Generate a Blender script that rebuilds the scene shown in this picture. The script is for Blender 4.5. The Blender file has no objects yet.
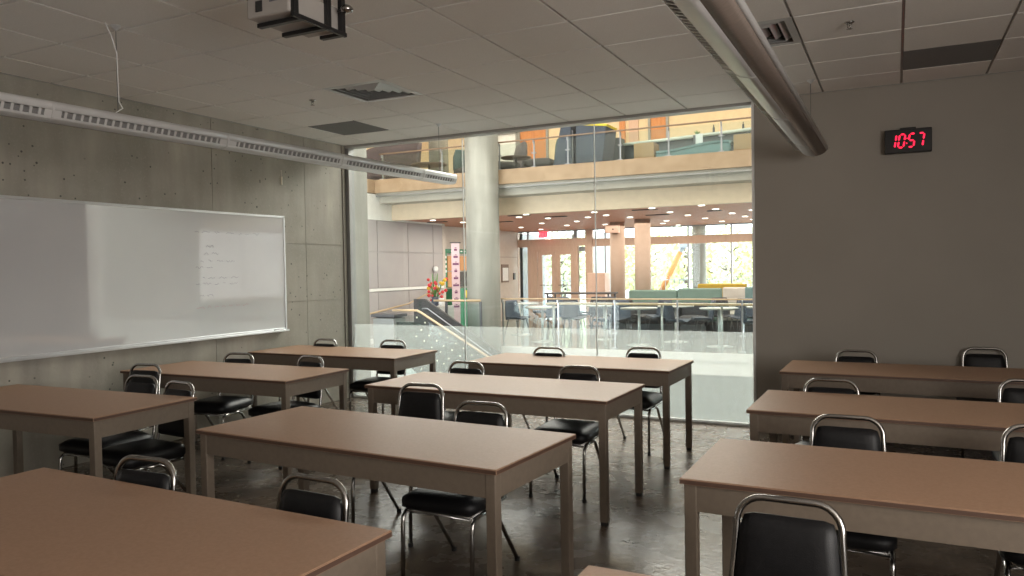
import bpy, bmesh, math, random
from mathutils import Vector, Matrix
random.seed(7)
PI = math.pi
SC = bpy.context.scene
COL = SC.collection

# ------------------------------------------------------------------ camera
cam_d = bpy.data.cameras.new('camera')
cam_d.sensor_width = 36.0
cam_d.lens = 767.957 / 1024 * 36.0
cam_d.clip_start = 0.05
cam_d.clip_end = 300
cam = bpy.data.objects.new('camera', cam_d)
COL.objects.link(cam)
RV = (0.894673, 0.446416, -0.016527); UV = (0.003895, 0.029199, 0.999566); FV = (-0.446705, 0.894349, -0.024385)
m = Matrix.Identity(4)
for i in range(3):
    m[i][0] = RV[i]; m[i][1] = UV[i]; m[i][2] = -FV[i]
m[0][3], m[1][3], m[2][3] = 0.0, 0.0, 1.5128
cam.matrix_world = m
SC.camera = cam

# ------------------------------------------------------------------ world and large lights
w = bpy.data.worlds.new('overcast_sky')
SC.world = w
w.use_nodes = True
bg = w.node_tree.nodes['Background']
bg.inputs['Color'].default_value = (0.93, 0.97, 1.0, 1)
bg.inputs['Strength'].default_value = 4.0

def R_(d): return math.radians(d)
def area(name, loc, size, sizey, power, color, rot=(0, 0, 0), spread=None):
    d = bpy.data.lights.new(name, 'AREA')
    d.shape = 'RECTANGLE'; d.size = size; d.size_y = sizey
    d.energy = power; d.color = color
    if spread: d.spread = spread
    o = bpy.data.objects.new(name, d)
    o.location = loc; o.rotation_euler = rot
    COL.objects.link(o)
    return o
area('atrium_skylight', (-5.5, 10.4, 7.9), 9.5, 4.0, 125, (1.0, 0.98, 0.95))
area('lounge_area_light', (-5.5, 17.2, 2.55), 7.5, 6.5, 215, (1.0, 0.86, 0.72))  # broad warm area lamp facing down over the lounge
area('atrium_fill_light', (-4.0, 12.3, 5.3), 11, 1.6, 540, (1.0, 0.96, 0.90), (R_(-68), 0, 0))  # unseen lamp added above the atrium to brighten the classroom tabletops
area('gallery_area_light', (-6, 16.6, 5.8), 9, 4, 140, (1.0, 0.83, 0.62))  # wide warm area lamp facing down over the gallery
area('lower_hall_fill', (-4.5, 10.6, -0.75), 6, 4.5, 60, (0.95, 1.0, 0.98))  # lamp added in the void, brightens lower hall and bounces onto classroom ceiling
area('side_fill_light', (3.27, -0.4, 1.75), 1.7, 4.2, 135, (1.0, 0.95, 0.90), (0, PI/2, 0))  # fill lamp added on the right wall, out of view

SC.view_settings.view_transform = 'Standard'
SC.view_settings.look = 'None'
SC.view_settings.exposure = 1.07
SC.view_settings.gamma = 1.0
SC.view_settings.use_curve_mapping = False

# ------------------------------------------------------------------ materials
MATS = {}
def mat(name, col, rough=0.6, metal=0.0, col2=None, scale=8.0, bump=0.0, bscale=None, spec=0.5, stretch=None, detail=4, emit=None, estr=0, fmin=.35, fmax=.65):
    if name in MATS: return MATS[name]
    mt = bpy.data.materials.new(name); mt.use_nodes = True
    nt = mt.node_tree; b = nt.nodes['Principled BSDF']
    b.inputs['Base Color'].default_value = (*col, 1)
    b.inputs['Roughness'].default_value = rough
    b.inputs['Metallic'].default_value = metal
    b.inputs['Specular IOR Level'].default_value = spec
    tc = nt.nodes.new('ShaderNodeTexCoord')
    mp = nt.nodes.new('ShaderNodeMapping')
    nt.links.new(tc.outputs['Object'], mp.inputs['Vector'])
    if stretch: mp.inputs['Scale'].default_value = stretch
    n = nt.nodes.new('ShaderNodeTexNoise')
    n.inputs['Scale'].default_value = scale; n.inputs['Detail'].default_value = detail
    nt.links.new(mp.outputs['Vector'], n.inputs['Vector'])
    if col2 is None:
        col2 = tuple(c * 0.93 for c in col)
    cr = nt.nodes.new('ShaderNodeValToRGB')
    cr.color_ramp.elements[0].position = fmin; cr.color_ramp.elements[1].position = fmax
    cr.color_ramp.elements[0].color = (*col2, 1); cr.color_ramp.elements[1].color = (*col, 1)
    nt.links.new(n.outputs['Fac'], cr.inputs['Fac'])
    nt.links.new(cr.outputs['Color'], b.inputs['Base Color'])
    if bump:
        n2 = nt.nodes.new('ShaderNodeTexNoise'); n2.inputs['Scale'].default_value = bscale or scale
        n2.inputs['Detail'].default_value = 3
        nt.links.new(mp.outputs['Vector'], n2.inputs['Vector'])
        bp = nt.nodes.new('ShaderNodeBump'); bp.inputs['Strength'].default_value = bump
        bp.inputs['Distance'].default_value = 0.02
        nt.links.new(n2.outputs['Fac'], bp.inputs['Height'])
        nt.links.new(bp.outputs['Normal'], b.inputs['Normal'])
    if emit:
        b.inputs['Emission Color'].default_value = (*emit, 1)
        b.inputs['Emission Strength'].default_value = estr
    MATS[name] = mt
    return mt

def glass_mat(name, tint, base=0.04, edge=0.45, rough=0.0):
    mt = bpy.data.materials.new(name); mt.use_nodes = True
    nt = mt.node_tree; nt.nodes.clear()
    out = nt.nodes.new('ShaderNodeOutputMaterial'); mix = nt.nodes.new('ShaderNodeMixShader')
    tr = nt.nodes.new('ShaderNodeBsdfTransparent'); gl = nt.nodes.new('ShaderNodeBsdfGlossy')
    tr.inputs['Color'].default_value = (*tint, 1); gl.inputs['Roughness'].default_value = rough
    lw = nt.nodes.new('ShaderNodeLayerWeight'); lw.inputs['Blend'].default_value = 0.5
    pw = nt.nodes.new('ShaderNodeMath'); pw.operation = 'POWER'; pw.inputs[1].default_value = 4
    ml = nt.nodes.new('ShaderNodeMath'); ml.operation = 'MULTIPLY_ADD'; ml.inputs[1].default_value = edge; ml.inputs[2].default_value = base
    nt.links.new(lw.outputs['Facing'], pw.inputs[0]); nt.links.new(pw.outputs[0], ml.inputs[0])
    nt.links.new(ml.outputs[0], mix.inputs[0]); nt.links.new(tr.outputs[0], mix.inputs[1]); nt.links.new(gl.outputs[0], mix.inputs[2])
    nt.links.new(mix.outputs[0], out.inputs['Surface'])
    MATS[name] = mt
    return mt

def film_mat(name, col, fac):
    mt = bpy.data.materials.new(name); mt.use_nodes = True
    nt = mt.node_tree; nt.nodes.clear()
    out = nt.nodes.new('ShaderNodeOutputMaterial'); mix = nt.nodes.new('ShaderNodeMixShader')
    tr = nt.nodes.new('ShaderNodeBsdfTransparent')
    a = nt.nodes.new('ShaderNodeBsdfTranslucent'); a.inputs['Color'].default_value = (*col, 1)
    d = nt.nodes.new('ShaderNodeBsdfDiffuse'); d.inputs['Color'].default_value = (*col, 1)
    m2 = nt.nodes.new('ShaderNodeMixShader'); m2.inputs[0].default_value = 0.3
    nt.links.new(a.outputs[0], m2.inputs[1]); nt.links.new(d.outputs[0], m2.inputs[2])
    tc = nt.nodes.new('ShaderNodeTexCoord'); mp = nt.nodes.new('ShaderNodeMapping'); mp.inputs['Scale'].default_value = (2.5, 1, 0.25)
    n = nt.nodes.new('ShaderNodeTexNoise'); n.inputs['Scale'].default_value = 3
    nt.links.new(tc.outputs['Object'], mp.inputs['Vector']); nt.links.new(mp.outputs['Vector'], n.inputs['Vector'])
    mr = nt.nodes.new('ShaderNodeMapRange'); mr.inputs['To Min'].default_value = fac - .05; mr.inputs['To Max'].default_value = fac + .05
    nt.links.new(n.outputs['Fac'], mr.inputs['Value']); nt.links.new(mr.outputs[0], mix.inputs[0])
    nt.links.new(tr.outputs[0], mix.inputs[1]); nt.links.new(m2.outputs[0], mix.inputs[2])
    nt.links.new(mix.outputs[0], out.inputs['Surface'])
    MATS[name] = mt
    return mt

def concrete(name, c1, c2, joints=True, holes=True, rough=0.75):
    mt = bpy.data.materials.new(name); mt.use_nodes = True
    nt = mt.node_tree; b = nt.nodes['Principled BSDF']; b.inputs['Roughness'].default_value = rough
    tc = nt.nodes.new('ShaderNodeTexCoord')
    def noise(scale, st, det=6):
        mp = nt.nodes.new('ShaderNodeMapping'); mp.inputs['Scale'].default_value = st
        nt.links.new(tc.outputs['Object'], mp.inputs['Vector'])
        n = nt.nodes.new('ShaderNodeTexNoise'); n.inputs['Scale'].default_value = scale; n.inputs['Detail'].default_value = det
        nt.links.new(mp.outputs['Vector'], n.inputs['Vector']); return n.outputs['Fac']
    def mixc(fac, a, bcol, mode='MIX', f=None):
        x = nt.nodes.new('ShaderNodeMix'); x.data_type = 'RGBA'; x.blend_type = mode
        if isinstance(fac, float): x.inputs[0].default_value = fac
        else: nt.links.new(fac, x.inputs[0])
        for s, v in ((6, a), (7, bcol)):
            if isinstance(v, tuple): x.inputs[s].default_value = (*v, 1)
            else: nt.links.new(v, x.inputs[s])
        return x.outputs[2]
    def ramp(src, p0, p1):
        r = nt.nodes.new('ShaderNodeMapRange'); r.inputs['From Min'].default_value = p0; r.inputs['From Max'].default_value = p1
        nt.links.new(src, r.inputs['Value']); return r.outputs[0]
    c = mixc(ramp(noise(1.6, (1, 1, 1)), .3, .7), c1, c2)
    c = mixc(ramp(noise(5, (1, 1, .12)), .35, .75), c, tuple(v * .58 for v in c1))   # vertical form streaks
    c = mixc(ramp(noise(60, (1, 1, 1), 2), .55, .9), c, tuple(v * .8 for v in c1))
    height = noise(30, (1, 1, 1))
    if holes:
        def hole(scale, thr, jit):
            v = nt.nodes.new('ShaderNodeTexVoronoi'); v.inputs['Scale'].default_value = scale
            mp = nt.nodes.new('ShaderNodeMapping'); mp.inputs['Location'].default_value = jit
            nt.links.new(tc.outputs['Object'], mp.inputs['Vector']); nt.links.new(mp.outputs['Vector'], v.inputs['Vector'])
            lt = nt.nodes.new('ShaderNodeMath'); lt.operation = 'LESS_THAN'; lt.inputs[1].default_value = thr
            nt.links.new(v.outputs['Distance'], lt.inputs[0]); return lt.outputs[0]
        dens = ramp(noise(2.2, (1, 1, 1), 2), .44, .50)
        h1 = hole(13, .11, (0, 0, 0)); h2 = hole(5, .055, (3, 1, 2))
        ml = nt.nodes.new('ShaderNodeMath'); ml.operation = 'MULTIPLY'
        nt.links.new(h1, ml.inputs[0]); nt.links.new(dens, ml.inputs[1])
        c = mixc(ml.outputs[0], c, (.09, .085, .075)); c = mixc(h2, c, (.07, .065, .055))
    nt.links.new(c, b.inputs['Base Color'])
    bp = nt.nodes.new('ShaderNodeBump'); bp.inputs['Strength'].default_value = .15; bp.inputs['Distance'].default_value = .01
    nt.links.new(height, bp.inputs['Height']); nt.links.new(bp.outputs['Normal'], b.inputs['Normal'])
    MATS[name] = mt
    return mt

def emis(name, col, s):
    mt = bpy.data.materials.new(name); mt.use_nodes = True
    b = mt.node_tree.nodes['Principled BSDF']
    b.inputs['Base Color'].default_value = (*col, 1)
    b.inputs['Emission Color'].default_value = (*col, 1); b.inputs['Emission Strength'].default_value = s
    MATS[name] = mt
    return mt

concrete('concrete_wall', (.44, .405, .345), (.22, .215, .175))
concrete('concrete_column', (.38, .37, .33), (.28, .275, .245), holes=False)
mat('acoustic_tile', (.85, .82, .78), .9, col2=(.78, .75, .71), scale=220, bump=.15, bscale=260)
mat('tee_grid', (.34, .33, .31), .35, spec=.6)
mat('plenum_dark', (.06, .06, .06), .9)
mat('wall_paint', (.33, .30, .26), .65, col2=(.31, .282, .244), scale=1.5)
mat('white_trim', (.82, .82, .80), .45)
mat('grey_frame', (.30, .30, .29), .45, metal=.3)
mat('table_laminate', (.38, .235, .155), .42, col2=(.345, .21, .135), scale=90, spec=.13, detail=6)
mat('table_edge', (.09, .05, .035), .5)
mat('table_frame', (.165, .13, .098), .5, col2=(.148, .117, .088), scale=40, bump=.04, bscale=200)
mat('glide_black', (.015, .015, .015), .5)
mat('black_vinyl', (.010, .010, .011), .42, col2=(.007, .007, .008), scale=60, bump=.12, bscale=350, spec=.3)
mat('chrome', (.44, .43, .415), .2, metal=1.0, col2=(.38, .37, .36), scale=12)
mat('whiteboard_enamel', (.54, .54, .545), .05, col2=(.52, .52, .53), scale=2.2, spec=1.0, bump=.012, bscale=3)
mat('aluminium', (.72, .73, .74), .3, metal=.6)
mat('fixture_white', (.52, .51, .50), .35)
mat('fixture_brown', (.25, .20, .17), .6, col2=(.20, .16, .135), scale=30, stretch=(1, 6, 1))
mat('dark_slot', (.03, .03, .03), .7)
mat('vent_metal', (.62, .62, .61), .3, metal=.4)
mat('return_grey', (.21, .205, .20), .8, col2=(.15, .147, .145), scale=300)
mat('projector_grey', (.42, .39, .36), .5)
mat('black_plastic', (.012, .012, .013), .35)
emis('led_red', (1.0, .012, .05), 1.1)
emis('exit_red', (1.0, .05, .08), 1.3)
emis('downlight', (1.0, .93, .82), 4.0)
glass_mat('pane_glass', (.95, .975, .965), .03, .5)
glass_mat('rail_glass', (.90, .95, .94), .025, .35)
film_mat('film', (.78, .83, .82), .24)
film_mat('guard_glass', (.10,.125,.12), .72)

_wb = MATS['whiteboard_enamel'].node_tree.nodes['Principled BSDF']
_wb.inputs['Coat Weight'].default_value = 1.0; _wb.inputs['Coat Roughness'].default_value = .03; _wb.inputs['Coat IOR'].default_value = 1.9
# polished floor
def floor_material():
    mt = mat('polished_concrete', (.13, .10, .076), .22, col2=(.062, .049, .038), scale=3.6, spec=.22, bump=.10, bscale=26, detail=8, fmin=.3, fmax=.7)
    nt = mt.node_tree; b = nt.nodes['Principled BSDF']
    n = nt.nodes.new('ShaderNodeTexNoise'); n.inputs['Scale'].default_value = 5; n.inputs['Detail'].default_value = 6
    r = nt.nodes.new('ShaderNodeMapRange'); r.inputs['To Min'].default_value = .12; r.inputs['To Max'].default_value = .42
    tc = nt.nodes.new('ShaderNodeTexCoord'); nt.links.new(tc.outputs['Object'], n.inputs['Vector'])
    nt.links.new(n.outputs['Fac'], r.inputs['Value']); nt.links.new(r.outputs[0], b.inputs['Roughness'])
    return mt
floor_material()
mat('atrium_floor', (.33, .33, .32), .10, col2=(.26, .26, .255), scale=3, spec=.6)
mat('white_slab', (.78, .78, .75), .5)
mat('lower_white', (.55, .57, .55), .6)
mat('grey_panel', (.40, .37, .37), .55, col2=(.375, .345, .35), scale=2)
mat('beige_wall', (.58, .50, .44), .6)
mat('cream_bulkhead', (.70, .58, .43), .6)
mat('shaded_soffit', (.42, .40, .35), .7)  # grey holds the shade of the unlit underside
mat('tan_curb', (.42, .30, .195), .6, col2=(.34, .235, .145), scale=5, detail=8)
mat('gallery_wall', (.80, .64, .44), .7)
mat('gallery_ceiling', (.80, .76, .70), .8)
mat('wood_slat', (.62, .29, .19), .5, col2=(.42, .18, .11), scale=6, stretch=(1, 14, 1), detail=6)
mat('pink_wood', (.58, .41, .32), .45, col2=(.52, .36, .275), scale=6, stretch=(8, 8, 1))
mat('column_pink', (.46, .34, .27), .6)
mat('pale_pink', (.66, .45, .36), .5)
mat('orange_door', (.62, .26, .09), .45, col2=(.52, .20, .065), scale=5, stretch=(6, 1, .6))
mat('rail_wood', (.50, .36, .22), .4)
mat('rail_brown', (.26, .17, .11), .5)
mat('steel_post', (.42, .43, .45), .3, metal=.8)
mat('dark_steel', (.10, .10, .11), .4, metal=.4)
mat('guard_dark', (.04, .037, .038), .5)
mat('guard_blue', (.30, .42, .55), .4)
mat('mullion', (.36, .37, .40), .4, metal=.4)
mat('booth_green', (.18, .27, .24), .8)
mat('booth_yellow', (.42, .29, .04), .75)
mat('booth_white', (.60, .56, .53), .7)
mat('chair_blue', (.075, .095, .14), .55)
mat('chair_dark', (.07, .07, .085), .6)
mat('seat_brown', (.16, .11, .09), .6)
mat('table_white', (.50, .50, .49), .35)
mat('booth_mauve', (.15, .12, .13), .8, col2=(.12, .10, .107), scale=3)
mat('booth_slate', (.085, .10, .135), .8, col2=(.065, .08, .11), scale=30, stretch=(1, 1, 4))
mat('seat_teal', (.09, .14, .14), .8)
mat('seat_darkgrey', (.10, .09, .09), .8)
mat('bench_aqua', (.17, .27, .28), .7)
mat('counter_front', (.11, .125, .135), .6)
mat('counter_top', (.72, .76, .70), .4)
mat('box_tan', (.45, .27, .14), .6)
mat('kiosk_green', (.02, .22, .10), .5)
mat('kiosk_orange', (.72, .35, .14), .6)
mat('sign_yellow', (.8, .65, .05), .5)
mat('sign_white', (.85, .85, .85), .5)
mat('banner_pink', (.80, .62, .70), .6)
mat('ink_purple', (.20, .06, .16), .6)
mat('flower_red', (.75, .05, .06), .6)
mat('flower_yellow', (.85, .55, .05), .6)
mat('leaf_green', (.10, .28, .06), .6)
mat('tree_yellow', (.74, .70, .38), .7, col2=(.52, .55, .30), scale=1.2)
mat('tree_pale', (.70, .71, .52), .7, col2=(.48, .52, .38), scale=1.4)
mat('bark', (.14, .11, .09), .8)
mat('outside_paving', (.62, .62, .60), .8)
mat('crane_orange', (.40, .15, .03), .5)
mat('crane_grey', (.25, .27, .3), .5)
mat('bin_grey', (.25, .26, .26), .5)
mat('frit_dot', (.80, .78, .58), .5)
mat('notice_frame', (.20, .14, .11), .5)
mat('marker_grey', (.12, .12, .16), .7)
mat('marker_red', (.50, .22, .24), .7)
mat('tag_paper', (.75, .66, .52), .7)

# ------------------------------------------------------------------ mesh builder
class MB:
    def __init__(s): s.v = []; s.f = []; s.mi = []; s.mats = []; s.cur = 0; s.sm = []; s.smooth = False
    def use(s, name, smooth=False):
        mt = MATS[name]
        if mt not in s.mats: s.mats.append(mt)
        s.cur = s.mats.index(mt); s.smooth = smooth; return s
    def _add(s, vs, fs):
        o = len(s.v); s.v += [tuple(v) for v in vs]
        for f in fs: s.f.append([o + i for i in f]); s.mi.append(s.cur); s.sm.append(s.smooth)
    def box(s, x0, x1, y0, y1, z0, z1, M=None):
        vs = [(x, y, z) for x in (x0, x1) for y in (y0, y1) for z in (z0, z1)]
        if M is not None: vs = [M @ Vector(v) for v in vs]
        s._add(vs, [(0,1,3,2),(4,6,7,5),(0,4,5,1),(2,3,7,6),(0,2,6,4),(1,5,7,3)]); return s
    def tube(s, pts, r, n=8, cap=True, closed=False):
        pts = [Vector(p) for p in pts]; rings = []
        prev = None
        N = len(pts)
        for i, p in enumerate(pts):
            if closed: d = pts[(i+1) % N] - pts[i-1]
            elif i == 0: d = pts[1] - p
            elif i == N-1: d = p - pts[i-1]
            else: d = (pts[i+1] - p).normalized() + (p - pts[i-1]).normalized()
            d.normalize()
            if prev is None:
                a = Vector((0,0,1)) if abs(d.z) < .9 else Vector((1,0,0))
                u = d.cross(a).normalized()
            else:
                u = (prev - d * prev.dot(d)).normalized()
            prev = u; v = d.cross(u)
            rr = r[i] if isinstance(r, (list, tuple)) else r
            rings.append([p + (u*math.cos(2*PI*k/n) + v*math.sin(2*PI*k/n))*rr for k in range(n)])
        vs = [q for rg in rings for q in rg]; fs = []
        for i in range(N if closed else N-1):
            j = (i+1) % N
            for k in range(n):
                fs.append((i*n+k, i*n+(k+1)%n, j*n+(k+1)%n, j*n+k))
        if cap and not closed:
            fs.append(tuple(range(n))[::-1]); fs.append(tuple((N-1)*n+k for k in range(n)))
        sm = s.smooth; s.smooth = True; s._add(vs, fs); s.smooth = sm; return s
    def lathe(s, prof, c=(0,0,0), n=24, sx=1, sy=1):
        vs = []; fs = []
        for r, z in prof:
            for k in range(n): vs.append((c[0]+sx*r*math.cos(2*PI*k/n), c[1]+sy*r*math.sin(2*PI*k/n), c[2]+z))
        for i in range(len(prof)-1):
            for k in range(n): fs.append((i*n+k, i*n+(k+1)%n, (i+1)*n+(k+1)%n, (i+1)*n+k))
        fs.append(tuple(range(n))[::-1]); fs.append(tuple((len(prof)-1)*n+k for k in range(n)))
        s._add(vs, fs); return s
    def prism(s, poly, axis, a, b):
        # poly in the two other axes, extruded along axis from a to b
        def P(q, t):
            if axis == 'x': return (t, q[0], q[1])
            if axis == 'y': return (q[0], t, q[1])
            return (q[0], q[1], t)
        n = len(poly)
        vs = [P(q, a) for q in poly] + [P(q, b) for q in poly]
        fs = [tuple(range(n)), tuple(range(2*n-1, n-1, -1))] + [(i, (i+1)%n, n+(i+1)%n, n+i) for i in range(n)]
        s._add(vs, fs); return s
    def cushion(s, cx, cy, cz, w, d, h, r=.03, crown=.012, M=None, seg=3):
        # soft rounded pad
        vs = []; fs = []
        nx, ny = 8, 8
        def prof(i, n, L):
            t = i/n; return (t-.5)*L
        idx = {}
        bmv = []
        for side in (1, -1):
            for i in range(nx+1):
                for j in range(ny+1):
                    x = prof(i, nx, w); y = prof(j, ny, d)
                    ex = max(0, abs(x) - (w/2 - r))/r; ey = max(0, abs(y) - (d/2 - r))/r
                    e = min(1, math.hypot(ex, ey))
                    if e >= 1 and ex > 0 and ey > 0:
                        L = math.hypot(ex, ey); x = math.copysign((w/2-r) + r*ex/L, x); y = math.copysign((d/2-r) + r*ey/L, y)
                    zz = h/2*(math.sqrt(max(0, 1-e*e))*.55+.45) + crown*(1-(2*x/w)**2)*(1-(2*y/d)**2)
                    idx[(side, i, j)] = len(bmv); bmv.append((cx+x, cy+y, cz+side*zz))
        for side in (1, -1):
            for i in range(nx):
                for j in range(ny):
                    q = (idx[(side,i,j)], idx[(side,i+1,j)], idx[(side,i+1,j+1)], idx[(side,i,j+1)])
                    fs.append(q if side == 1 else q[::-1])
        edge = [(i,0) for i in range(nx)] + [(nx,j) for j in range(ny)] + [(i,ny) for i in range(nx,0,-1)] + [(0,j) for j in range(ny,0,-1)]
        for k in range(len(edge)):
            a = edge[k]; b = edge[(k+1)%len(edge)]
            fs.append((idx[(-1,*a)], idx[(-1,*b)], idx[(1,*b)], idx[(1,*a)]))
        if M is not None: bmv = [M @ Vector(v) for v in bmv]
        sm = s.smooth; s.smooth = True; s._add(bmv, fs); s.smooth = sm; return s
    def quadgrid(s, P, nu, nv, th=None):
        vs = [P(i/nu, j/nv) for i in range(nu+1) for j in range(nv+1)]
        fs = [(i*(nv+1)+j, (i+1)*(nv+1)+j, (i+1)*(nv+1)+j+1, i*(nv+1)+j+1) for i in range(nu) for j in range(nv)]
        s._add(vs, fs); return s
    def build(s, name, parent=None, bevel=0, seg=2, solid=0, loc=None):
        me = bpy.data.meshes.new(name); me.from_pydata(s.v, [], s.f)
        for mt in s.mats: me.materials.append(mt)
        me.polygons.foreach_set('material_index', s.mi)
        me.polygons.foreach_set('use_smooth', s.sm)
        bm = bmesh.new(); bm.from_mesh(me); bmesh.ops.recalc_face_normals(bm, faces=bm.faces)
        if bevel:
            es = [e for e in bm.edges if len(e.link_faces) == 2 and e.calc_face_angle(0) > .6]
            bmesh.ops.bevel(bm, geom=es, offset=bevel, segments=seg, affect='EDGES', profile=.5, clamp_overlap=True)
        bm.to_mesh(me); bm.free(); me.update()
        o = bpy.data.objects.new(name, me); COL.objects.link(o)
        if solid:
            sd = o.modifiers.new('solid', 'SOLIDIFY'); sd.thickness = solid; sd.offset = 0
        if loc: o.location = loc
        if parent: o.parent = parent
        return o

def tag(o, label=None, cat=None, group=None, kind=None):
    if label: o['label'] = label
    if cat: o['category'] = cat
    if group: o['group'] = group
    if kind: o['kind'] = kind
    return o
def thing(name, label, cat, loc=(0,0,0), rz=0, group=None):
    o = bpy.data.objects.new(name, None); o.empty_display_size = .1
    COL.objects.link(o); o.location = loc; o.rotation_euler = (0,0,rz)
    return tag(o, label, cat, group)
def struct(mb, name, label, cat, **k):
    return tag(mb.build(name, **k), label, cat, None, 'structure')
def sthing(name, label, cat):
    o = thing(name, label, cat); o['kind'] = 'structure'; return o
def kids(o): return [c for c in bpy.data.objects if c.parent == o]
def dup(root, loc, rz, label, group=None):
    r = root.copy(); COL.objects.link(r); r.location = loc; r.rotation_euler = (0,0,rz); r['label'] = label
    if group: r['group'] = group
    for ch in kids(root):
        if ch.name.startswith(('~',)): continue
        c = ch.copy(); COL.objects.link(c); c.parent = r
        for g in kids(ch):
            d = g.copy(); COL.objects.link(d); d.parent = c
    return r
def B(matn, *a, **k):
    mb = MB().use(matn); mb.box(*a); return mb

# ================================================================== ROOM SHELL
XL, XR, YB, YF, H = -5.89, 3.3, -2.6, 7.30, 3.02
struct(MB().use('polished_concrete').box(XL-.3, XR+.2, YB-.2, 7.5, -.3, 0), 'floor', 'dark polished concrete floor of the classroom', 'floor')

mb = MB().use('concrete_wall')
ys = [YB-.2, -1.6, .8, 3.2, 5.6, 7.30]; zs = [0, 1.2, 1.83, 2.4, H+.1]
mb.box(XL-.35, XL-.012, YB-.2, 7.46, 0, H+.1)
yj = [YB-.2, .5, 2.93, 5.36, 6.66, 7.26]
zj = [0.001, 1.195, 1.83, H+.1]
for i in range(len(yj)-1):
    for j in range(len(zj)-1):
        mb.box(XL-.012, XL, yj[i]+.003, yj[i+1]-.003, zj[j]+.0025, zj[j+1]-.0025)
mb.box(XL-.012, XL-.003, 7.26, 7.30, 0, H+.1)
mb.box(XL-.012, XL+.006, 7.315, 7.36, 0, H+.1)
struct(mb, 'wall_left', 'board-marked grey concrete wall behind the whiteboard', 'wall')
struct(MB().use('wall_paint').box(-1.16, XR+.2, YF, 7.52, 0, H+.1), 'wall_back', 'painted grey wall with the red clock', 'wall')
struct(MB().use('wall_paint').box(XR, XR+.2, YB, YF, 0, H+.1), 'wall_right', 'painted grey right wall', 'wall')
struct(MB().use('wall_paint').box(XL, XR, YB-.2, YB, 0, H+.1), 'wall_front', 'painted grey wall behind the camera', 'wall')
struct(MB().use('white_trim').box(-1.172, -1.150, 7.285, 7.53, 0, H), 'trim_1', 'white edge trim where the wall meets the glazing', 'trim', bevel=.002)
struct(MB().use('black_plastic').box(-1.15, XR, YF-.012, YF, 0, .10), 'baseboard_back', 'dark rubber baseboard under the clock wall', 'baseboard')

# ceiling tiles
GX, GY, PX, PY = -3.0, 3.79, .61, .6035
vent_cells = {(-2, 2), (3, 2)}; return_cells = {(-4, 4), (5, 4)}
mb = MB()
mb.use('plenum_dark').box(XL-.2, XR+.2, YB-.2, 7.52, H+.06, H+.12)
for i in range(-5, 11):
    for j in range(-11, 7):
        x0 = GX+i*PX; y0 = GY+j*PY; x1 = x0+PX; y1 = y0+PY
        if x1 < XL or x0 > XR or y0 > 7.3: continue
        if (i, j) in vent_cells or (i, j) in return_cells: continue
        x0 = max(x0+.009, XL); x1 = min(x1-.009, XR); y0 = max(y0+.010, YB); y1 = min(y1-.010, 7.36)
        mb.use('acoustic_tile').box(x0, x1, y0, y1, H, H+.05)
for i in range(-5, 12):
    x = GX+i*PX
    if XL < x < XR: mb.use('tee_grid').box(x-.007, x+.007, YB, 7.36, H+.016, H+.04)
for j in range(-11, 8):
    y = GY+j*PY
    if YB < y < 7.36: mb.use('tee_grid').box(XL, XR, y-.006, y+.006, H+.018, H+.04)
mb.use('tee_grid').box(XL, XL+.02, YB, 7.36, H-.004, H+.02)
mb.use('tee_grid').box(XL, XR, 7.28, 7.30, H-.004, H+.02) if False else None
mb.use('tee_grid').box(-1.15, XR, 7.28, 7.30, H-.004, H+.02)
struct(mb, 'ceiling', 'suspended ceiling of square acoustic tiles', 'ceiling')

fill_frame = sthing('fill_light_frame', 'window-like frame added around the unseen side fill light', 'window')  # frame added to dress the side fill lamp, outside the view
mb = MB().use('white_trim').box(3.22, 3.3, -2.56, -2.5, .84, 2.66).box(3.22, 3.3, 1.7, 1.76, .84, 2.66).box(3.22, 3.3, -2.5, 1.7, .84, .90).box(3.22, 3.3, -2.5, 1.7, 2.60, 2.66)
for y in (-1.1, .3): mb.box(3.235, 3.265, y-.02, y+.02, .90, 2.60)
mb.build('window_frame', fill_frame)
# glazed wall
win = sthing('window_1', 'full height butt-jointed glass wall onto the atrium with frosted lower strip', 'window')
mb = MB().use('tee_grid').box(XL, -1.16, 7.36, 7.50, 2.992, H+.05).use('grey_frame').box(XL, -1.17, 7.40, 7.47, 0, .025)
mb.use('grey_frame').box(XL, XL+.05, 7.375, 7.48, 0, 2.99)
mb.build('window_frame', win, bevel=.003)
mb = MB().use('aluminium').box(XL, -1.17, 7.38, 7.40, 0, .018); mb.build('base_gasket', win)
xs = [XL+.05, -4.30, -2.745, -1.172]
for i in range(3):
    MB().use('pane_glass').box(xs[i]+.004, xs[i+1]-.004, 7.425, 7.437, .025, 2.992).build('pane', win)
    tag(MB().use('film').box(xs[i]+.004, xs[i+1]-.004, 7.4205, 7.4225, .025, .885).build('frosted_film', win), 'pale translucent frosted film')
MB().use('white_trim').box(xs[1]-.004, xs[1]+.004, 7.424, 7.438, .025, 2.975).build('silicone_joint', win)
mb = MB().use('white_trim').box(xs[2]-.004, xs[2]+.004, 7.424, 7.438, .025, 2.975).build('silicone_joint', win)

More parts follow.
